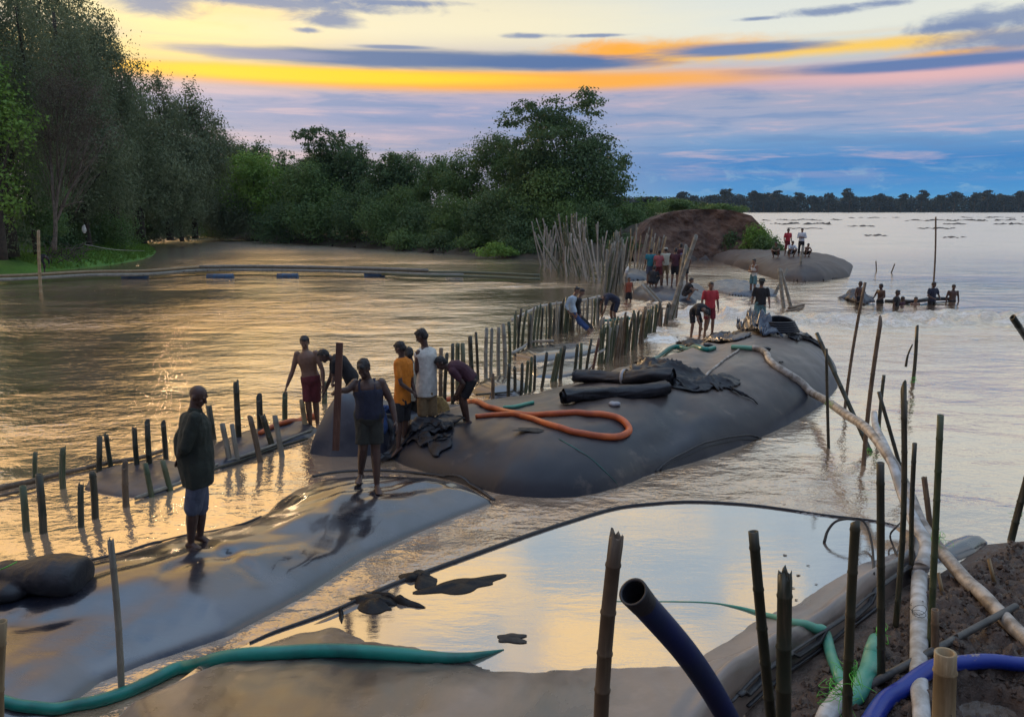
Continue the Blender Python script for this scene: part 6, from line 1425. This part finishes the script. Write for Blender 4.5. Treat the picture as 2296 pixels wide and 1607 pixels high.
# ------------------------------------------------------------------ rolls, sheets, tarps, raft, flotsam
def roll(x0, y0, x1, y1, w, label, strap=None, up=0.0, seed=1):
    """a bolt of black cloth: spiral end, wrinkled skin"""
    a = hit(x0, y0); b = hit(x1, y1); r = w*(a.y*CT+.6)/FPX*.5; a = a+Vector((0, 0, r*.85+up)); b = b+Vector((0, 0, r*.85+up))
    root = empty('cloth_roll', (a+b)*.5); tag(root, label, 'cloth roll'); org = root.location.copy(); d = (b-a); u, v = frame(d)
    n = 40; m = 40; mb = MB(); R = []
    for i in range(n+1):
        t = i/n; c = a+d*t-org+Vector((0, 0, .035*math.sin(t*5+seed)))+u*.05*math.sin(t*7+seed); rr = []
        for j in range(m):
            th = 2*math.pi*j/m; k = r*(.94+.17*float(fbm(t*5+seed, math.cos(th)*1.6, math.sin(th)*1.6, 4))+(.05 if j < m//2 and j > 2 else 0))
            k *= 1-.10*math.exp(-((t-.5)/.03)**2)
            rr.append(c+u*math.cos(th)*k*1.12+v*math.sin(th)*k*.85)
        R.append(rr)
    mb.loft(R, False)
    obj('cloth', mb.mesh('cloth'), M['black_fabric'], root)
    for e, s in ((a, -1), (b, 1)):   # spiral of folded edges at each end
        mb = MB(); P = []; dn = d.normalized()
        for i in range(90):
            th = i*.28; rr = r*(.08+.88*i/90); c = e-org+u*math.cos(th)*rr*1.1+v*math.sin(th)*rr*.84
            P.append([c-dn*.10*s, c+dn*(.02+.008*math.sin(i))*s])
        for i in range(89):
            q = [P[i][0], P[i][1], P[i+1][1], P[i+1][0]]; mb.add(q, [(0, 1, 2, 3)])
        c = e-org; mb.loft([ring(c-dn*.03*s, u, v, r*1.04, r*.80, 20), ring(c-dn*.031*s, u, v, .002, .002, 20)], False)
        obj('folded_end', mb.mesh('folded_end'), M['black_fabric'], root)
    if strap:
        for t in strap:
            c = a+d*t-org; mb = MB(); dn = d.normalized(); mb.loft([ring(c+dn*q, u, v, r*k*1.2, r*k*.92, 24) for q, k in ((-.03, 1.02), (-.03, 1.05), (.03, 1.05), (.03, 1.02))], False)
            obj('strap', mb.mesh('strap'), M['grey_strap'], root)
roll(1290, 862, 1508, 868, 36, 'rolled black cloth at the back with a pale grey strap', [.52], .04, 3)
roll(1262, 906, 1494, 884, 38, 'rolled black cloth at the front, its wound end facing left', None, 0, 8)
def sheet(quad, label, mat='black_fabric', amp=.06, name='cloth_sheet', cat='cloth', n=46, sc=2.2, seed=0, lift=.03, thick=.02, frills=.12, cm=0.0):
    """crumpled sheet draped on what lies below; quad = outline pixels (4 corners, any depth)"""
    c = [hit(*q[:2]) for q in quad]; V = []; 
    for i in range(n):
        for j in range(n):
            s, t = i/(n-1), j/(n-1); e = 1-(2*abs(s-.5))**6
            p = (c[0]*(1-s)+c[1]*s)*(1-t)+(c[3]*(1-s)+c[2]*s)*t
            p = Vector((p.x, p.y, 0)); dx = float(fbm(s*3+seed, t*3, 1.1, 3))*frills; dy = float(fbm(s*3+seed, t*3, 7.1, 3))*frills
            p.x += dx*3*(abs(s-.5)+abs(t-.5)); p.y += dy*3*(abs(s-.5)+abs(t-.5))
            z = surf(p.x, p.y); rid = 1-abs(float(vnoise(p.x*sc+seed, p.y*sc*1.6, seed)))*2
            bell = math.sin(math.pi*min(1, max(0, s)))**.5*math.sin(math.pi*min(1, max(0, t)))**.5
            V.append((p.x, p.y, z+lift+amp*max(0, rid)**2*bell+amp*.35*abs(float(fbm(p.x*6, p.y*6, seed, 3)))+cm*bell))
    F = [(i*n+j, (i+1)*n+j, (i+1)*n+j+1, i*n+j+1) for i in range(n-1) for j in range(n-1)]
    org = Vector((sum(v[0] for v in V)/len(V), sum(v[1] for v in V)/len(V), V[0][2]))
    o = obj(name, mesh_of(name, [tuple(Vector(v)-org) for v in V], F), M[mat], loc=org)
    so = o.modifiers.new('t', 'SOLIDIFY'); so.thickness = thick; tag(o, label, cat); return o
sheet([(1385, 838), (1520, 868), (1664, 880), (1440, 818)], 'crumpled black sheet spread behind the rolls', amp=.16, cm=.08, seed=2, frills=.10)
sheet([(1500, 868), (1668, 884), (1640, 848), (1530, 848)], 'thin black tail of cloth lying right of the rolls', amp=.09, cm=.03, seed=5, frills=.08)
sheet([(1508, 778), (1600, 766), (1690, 752), (1570, 760)], 'black folded tarp along the top of the big bag', amp=.13, cm=.10, seed=6, frills=.12)
sheet([(1515, 782), (1610, 778), (1690, 762), (1640, 758)], 'grey folded tarp edge in front of the black one', 'dark_bag', amp=.10, cm=.08, seed=9, frills=.1)
sheet([(1648, 748), (1694, 756), (1692, 738), (1655, 736)], 'stiff grey flap of tarp standing up at the crest of the big bag', 'dark_bag', amp=.32, cm=.34, seed=11, frills=.1)
sheet([(1694, 752), (1732, 754), (1728, 736), (1690, 738)], 'heap of crumpled grey tarp beside the coiled hose', 'blue_tarp', amp=.25, cm=.22, seed=14, frills=.1)
sheet([(1770, 762), (1846, 782), (1830, 768), (1770, 748)], 'black strip of tarp trailing off the coiled hose to the right', amp=.08, cm=.06, seed=17, frills=.08)
# coil of black hose
def coil():
    c = hit(1752, 752); mb = MB(); P = []
    for i in range(150):
        t = i*.21; r = .42-.016*(i/21)*1.2; P.append(Vector((math.cos(t)*r*1.05, math.sin(t)*r*.8+.1, .07+.035*(i/21) % .30+.12*max(0, math.sin(t)))))
    tube_mb(mb, P, .032, 8); o = obj('hose_coil', mb.mesh('hose_coil'), M['black_fabric'], loc=c); tag(o, 'coil of black hose on the crest of the big bag', 'hose')
coil()
for x, y, w, lab in ((1585, 777, 20, 'black cloth bundle on the short teal hose'), (1716, 784, 18, 'black rubber bundle above the bend of the pale pipe'), (1750, 813, 13, 'black rubber scrap beside the pale pipe')):
    b = hit(x, y); s = w*(b.y*CT)/FPX*.5; mb = MB(); ell(mb, Vector((0, 0, s*.4)), (Vector((1, 0, 0)), Vector((0, 1, 0)), Vector((0, 0, 1))), (s, s*.8, s*.55), 12, 8); ell(mb, Vector((s*.8, 0, s*.2)), (Vector((1, 0, 0)), Vector((0, 1, 0)), Vector((0, 0, 1))), (s*.5, s*.5, s*.3), 10, 6)
    o = obj('cloth_bundle', remesh('cloth_bundle', mb, .02, 1, .03, 6), M['black_fabric'], loc=b); tag(o, lab, 'bundle')
b = hit(1378, 909); mb = MB(); ell(mb, Vector((0, 0, .03)), (Vector((1, 0, 0)), Vector((0, 1, 0)), Vector((0, 0, 1))), (.10, .08, .045), 12, 8)
o = obj('plastic_lump', remesh('plastic_lump', mb, .01, 1, .01, 12), M['grey_strap'], loc=b); tag(o, 'small pale grey lump in front of the cloth rolls', 'lump')
# black sack at the left edge
def sack():
    b = hit(60, 1348); s = (b.y*CT+.6)/FPX; b = Vector((b.x, b.y+34*s, surf(b.x, b.y+64*s)-6*s)); mb = MB(); I3 = (Vector((1, 0, 0)), Vector((0, 1, 0)), Vector((0, 0, 1)))
    Yv, Zv = Vector((0, 1, 0)), Vector((0, 0, 1)); mb.loft([ring(Vector((x*s, 30*s, (40+4*math.sin(x*.05))*s)), Yv, Zv, q*62*s, q*45*s, 20) for x, q in ((-120, .5), (-90, .62), (-70, .66), (-40, .84), (0, .97), (40, 1.02), (75, 1.0), (92, .92), (100, .78), (103, .5))]); ell(mb, Vector((-55*s, -10*s, 22*s)), I3, (50*s, 40*s, 24*s), 14, 10)
    root = empty('sack', b); tag(root, 'black sack with a smooth round end lying on the wet bag at the left edge', 'sack')
    obj('sack_cloth', remesh('sack_cloth', mb, .018, 3, .012, 5), M['black_fabric'], root)
    mb = MB(); tube_mb(mb, [Vector((-60*s, -20*s, 78*s)), Vector((-42*s, -22*s, 86*s)), Vector((-30*s, -5*s, 90*s))], .006, 6); obj('tie_cord', mb.mesh('tie_cord'), M['green_cord'], root)
sack()
# dark folds of fabric behind the workers, blue cloth and golden sacking
sheet([(830, 990), (1000, 985), (1010, 940), (860, 935)], 'rumpled black tarp underfoot behind the man in the vest', amp=.14, cm=.05, seed=21, frills=.12)
sheet([(850, 955), (890, 952), (888, 925), (852, 928)], 'small blue cloth between the vest and the orange shirt', 'c_jeans', amp=.10, cm=.14, seed=25, frills=.06)
sheet([(872, 1010), (990, 1000), (1010, 985), (900, 985)], 'wet black cloth under the feet of the two youths', amp=.05, cm=.02, seed=27, frills=.1)
def sackcloth():
    a = PY(988, 968, Y5+1.0); mb = MB(); R = []
    for k in range(12):
        t = k/11; z = .62*t; w = .17*(1-.4*t); c = Vector((.04*math.sin(t*4), .05*t, z)); R.append([c+Vector((math.cos(q)*w*(1+.15*math.sin(3*q+k)), math.sin(q)*w*.6, 0)) for q in [i*math.pi/9 for i in range(18)]])
    mb.loft(R); o = obj('sacking', remesh('sacking', mb, .02, 1, .03, 7), M['sacking'], loc=a); tag(o, 'upright golden brown sacking behind the white shirted youth\'s legs', 'sacking')
sackcloth()
# small dark scraps on the bags and in the pool
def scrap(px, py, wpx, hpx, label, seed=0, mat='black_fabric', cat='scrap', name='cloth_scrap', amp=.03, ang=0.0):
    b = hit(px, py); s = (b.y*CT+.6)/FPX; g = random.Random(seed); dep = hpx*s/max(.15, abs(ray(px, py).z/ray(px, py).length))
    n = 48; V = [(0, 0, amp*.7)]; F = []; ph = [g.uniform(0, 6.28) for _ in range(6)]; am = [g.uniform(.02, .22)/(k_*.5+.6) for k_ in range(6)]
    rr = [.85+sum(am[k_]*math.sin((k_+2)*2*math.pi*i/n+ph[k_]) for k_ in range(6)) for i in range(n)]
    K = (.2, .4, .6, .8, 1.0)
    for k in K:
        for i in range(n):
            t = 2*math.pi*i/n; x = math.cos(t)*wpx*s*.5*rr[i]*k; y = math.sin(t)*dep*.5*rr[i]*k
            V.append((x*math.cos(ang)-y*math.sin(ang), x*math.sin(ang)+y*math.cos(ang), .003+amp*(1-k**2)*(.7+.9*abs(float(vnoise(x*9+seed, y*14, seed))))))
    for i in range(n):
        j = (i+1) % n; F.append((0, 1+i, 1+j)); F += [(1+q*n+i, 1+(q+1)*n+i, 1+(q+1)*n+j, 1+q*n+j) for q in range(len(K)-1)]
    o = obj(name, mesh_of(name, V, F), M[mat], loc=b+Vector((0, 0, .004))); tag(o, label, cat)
scrap(1618, 1192, 112, 26, 'ragged clump of dark leaves floating in the pool', 3, 'rope', 'leaf clump', 'leaf_clump', .035, .35)
scrap(1148, 1431, 78, 24, 'dark fish shaped leaf floating near the teal hose', 5, 'rope', 'leaf', 'leaf', .012)
scrap(1276, 1236, 22, 5, 'tiny dark twig in the pool', 8, 'rope', 'twig', 'twig', .008)
scrap(1190, 964, 84, 12, 'torn dark scrap on the big bag before the orange hose', 11, 'rope', 'scrap', 'cloth_scrap', .02)
for i, (x, y, w, h) in enumerate(((1760, 1245, 10, 3), (1790, 1290, 12, 3), (1785, 1345, 8, 3), (1812, 1268, 9, 2), (1775, 1318, 14, 3), (1830, 1310, 8, 2), (1690, 1240, 16, 2), (1720, 1228, 12, 2))):
    scrap(x, y, w, h, 'speck of dirt floating in the right part of the pool', 30+i, 'mud', 'debris', 'floating_debris', .004)
    COL.objects[-1]['group'] = 'specks of dirt in the pool'
# folds in the pool, coloured black in place of dark reflections
for (x, y, w, h, lab, sd_) in ((838, 1352, 62, 78, 'upright black fold of fabric at the pool\'s left shore', 1), (885, 1345, 26, 70, 'narrow fold painted as a dark reflection right of the upright one', 2), (942, 1298, 92, 40, 'fold painted as a dark reflection along the far shore of the pool', 3), (765, 1378, 14, 26, 'small fold painted as a dark reflection at the left end of the pool', 4), (1035, 1312, 200, 36, 'long low ridge of dark fabric breaking the pool', 5)):
    scrap(x, y, w, h, lab, 50+sd_, 'black_reflection', 'fold', 'reflection_fold', .05 if sd_ < 5 else .03, .3 if sd_ > 2 else 1.2)
# dark wet folds on the long bag
for (x, y, w, h, lab, a_) in ((740, 1200, 190, 40, 'long dark crease of wet fabric right of the bald man', .95), (350, 1320, 150, 26, 'dark crease of wet fabric behind the lone stake', .75), (665, 1165, 120, 12, 'thin dark crease on the long bag', .8)):
    pass
# floating line of bamboo poles and drums
def raft():
    P = [PZ(x, y, .22) for x, y in ((-60, 630), (60, 626), (200, 618), (330, 616), (450, 607), (560, 606), (700, 608), (860, 612), (960, 616), (1040, 617), (1130, 620), (1210, 624))]
    root = empty('floating_walkway', P[4]); tag(root, 'long floating line of bamboo poles and drums across the channel', 'floating walkway'); org = P[4]
    for k, (off, z, m, a0, a1) in enumerate(((-.35, .05, 'bamboo_grey', 0, 9), (.0, .22, 'bamboo_buff', 0, 8), (.35, .12, 'bamboo_green', 3, 11), (-.1, .26, 'bamboo_grey', 4, 8), (.2, .02, 'plank', 0, 4), (-.5, -.02, 'bamboo_green', 7, 11))):
        mb = MB(); tube_mb(mb, spline([p-org+Vector((0, off, z)) for p in P[a0:a1+1]], 4), .085, 7); obj('bamboo_pole', mb.mesh('bamboo_pole'), M[m], root)
    for k, (x, y, w) in enumerate(((303, 622, 56), (494, 621, 58), (645, 620, 46), (840, 618, 44), (1019, 618, 38))):
        c = PZ(x, y, .05)-org; L = w*(PZ(x, y).y)/FPX*.5; mb = MB(); X = Vector((1, 0, 0)); Yv = Vector((0, 1, 0)); Zv = Vector((0, 0, 1))
        mb.loft([ring(c+X*t*L, Yv, Zv, .19*q, .19*q, 16) for t, q in ((-1, .9), (-.98, 1), (-.5, 1), (-.48, 1.06), (-.44, 1), (.44, 1), (.48, 1.06), (.5, 1), (.98, 1), (1, .9))]); obj('drum', mb.mesh('drum'), M['drum_blue'], root)
    mb = MB(); g = random.Random(3)
    for k in range(22):
        i = 3+k*.24; q = P[min(10, int(i))]*(1-(i % 1))+P[min(11, int(i)+1)]*(i % 1)-org; tube_mb(mb, [q+Vector((0, -.45, .02)), q+Vector((g.uniform(-.3, .3), .4, .24))], .03, 5)
    o = obj('cross_sticks', mb.mesh('cross_sticks'), M['bamboo_brown'], root); o['kind'] = 'stuff'
raft()
# driftwood on far water, cord line on left bank
mb = MB(); P = spline([PY(190, 548, 52), PY(260, 560, 55), PY(345, 563, 72)], 6); tube_mb(mb, P, .02, 4)
o = obj('string', mb.mesh('string', origin=P[0]), M['plank'], loc=P[0]); tag(o, 'thin pale line strung over the grass spit', 'string')
b = PY(189, 520, 53.0); mb = MB(); ell(mb, Vector((0, 0, .15)), (Vector((1, 0, 0)), Vector((0, 1, 0)), Vector((0, 0, 1))), (.16, .1, .26), 10, 8); ell(mb, Vector((.04, 0, .38)), (Vector((1, 0, 0)), Vector((0, 1, 0)), Vector((0, 0, 1))), (.07, .07, .1), 8, 6)
o = obj('egret', remesh('egret', mb, .03, 2), M['c_white'], loc=b); tag(o, 'small white bird perched in the bushes of the left bank', 'bird')
# the dark sheet hauled by the waders
sheet([(1885, 668), (1935, 682), (1950, 676), (1915, 660)], 'dark wet sheet under the leftmost bare chested person in the river', 'dark_bag', amp=.2, cm=.25, seed=31, frills=.15)
hose('bag_edge', [(1985, 676), (2015, 676, .05), (2045, 676, .1), (2070, 673, .12), (2095, 670, .12), (2135, 670, .08)], [8, 10, 8, 10, 7], 'black_fabric', 'long black edge of a sunk bag held by the waders', 'bag edge', lift=.3)
# clods of mud
g = np.random.default_rng(44); V = []; F = []; cnt = 0
while cnt < 4200:
    x = g.uniform(1.3, 6.6); y = g.uniform(4.3, 9.6)
    sdv = mudF.h(x, y)
    if sdv < .10: continue
    r = g.uniform(.006, .03)*(2.0 if g.random() < .06 else 1); c = np.array([x, y, sdv+r*.2])
    o_ = np.array([(1, 0, 0), (-1, 0, 0), (0, 1, 0), (0, -1, 0), (0, 0, 1), (0, 0, -1)])*g.uniform(.6, 1.3, (6, 1))*r+g.normal(0, r*.2, (6, 3)); b0 = len(V)
    V += [tuple(c+q) for q in o_]; F += [tuple(b0+k for k in t) for t in ((0, 2, 4), (2, 1, 4), (1, 3, 4), (3, 0, 4), (2, 0, 5), (1, 2, 5), (3, 1, 5), (0, 3, 5))]; cnt += 1
o = obj('mud_clods', mesh_of('mud_clods', V, F, False), M['mud'], kind='stuff'); o['label'] = 'loose clods of wet mud scattered over the near bank'

# ------------------------------------------------------------------ thin evening haze
def haze():
    x0, x1, y0, y1, z0, z1 = -330, 1400, -70, 1100, -2.4, 34
    mb = MB(); mb.V = [(x, y, z) for z in (z0, z1) for x, y in ((x0, y0), (x1, y0), (x1, y1), (x0, y1))]; mb.F = [(3, 2, 1, 0), (4, 5, 6, 7), (0, 1, 5, 4), (1, 2, 6, 5), (2, 3, 7, 6), (3, 0, 4, 7)]
    m = bpy.data.materials.new('evening_haze'); m.use_nodes = True; t = m.node_tree; t.nodes.clear()
    v = t.nodes.new('ShaderNodeVolumePrincipled'); v.inputs['Density'].default_value = .00006; v.inputs['Color'].default_value = (.48, .72, 1.0, 1); v.inputs['Anisotropy'].default_value = .2
    o = t.nodes.new('ShaderNodeOutputMaterial'); t.links.new(v.outputs[0], o.inputs['Volume'])
    ob = obj('haze', mb.mesh('haze', False), m, kind='stuff')
haze()
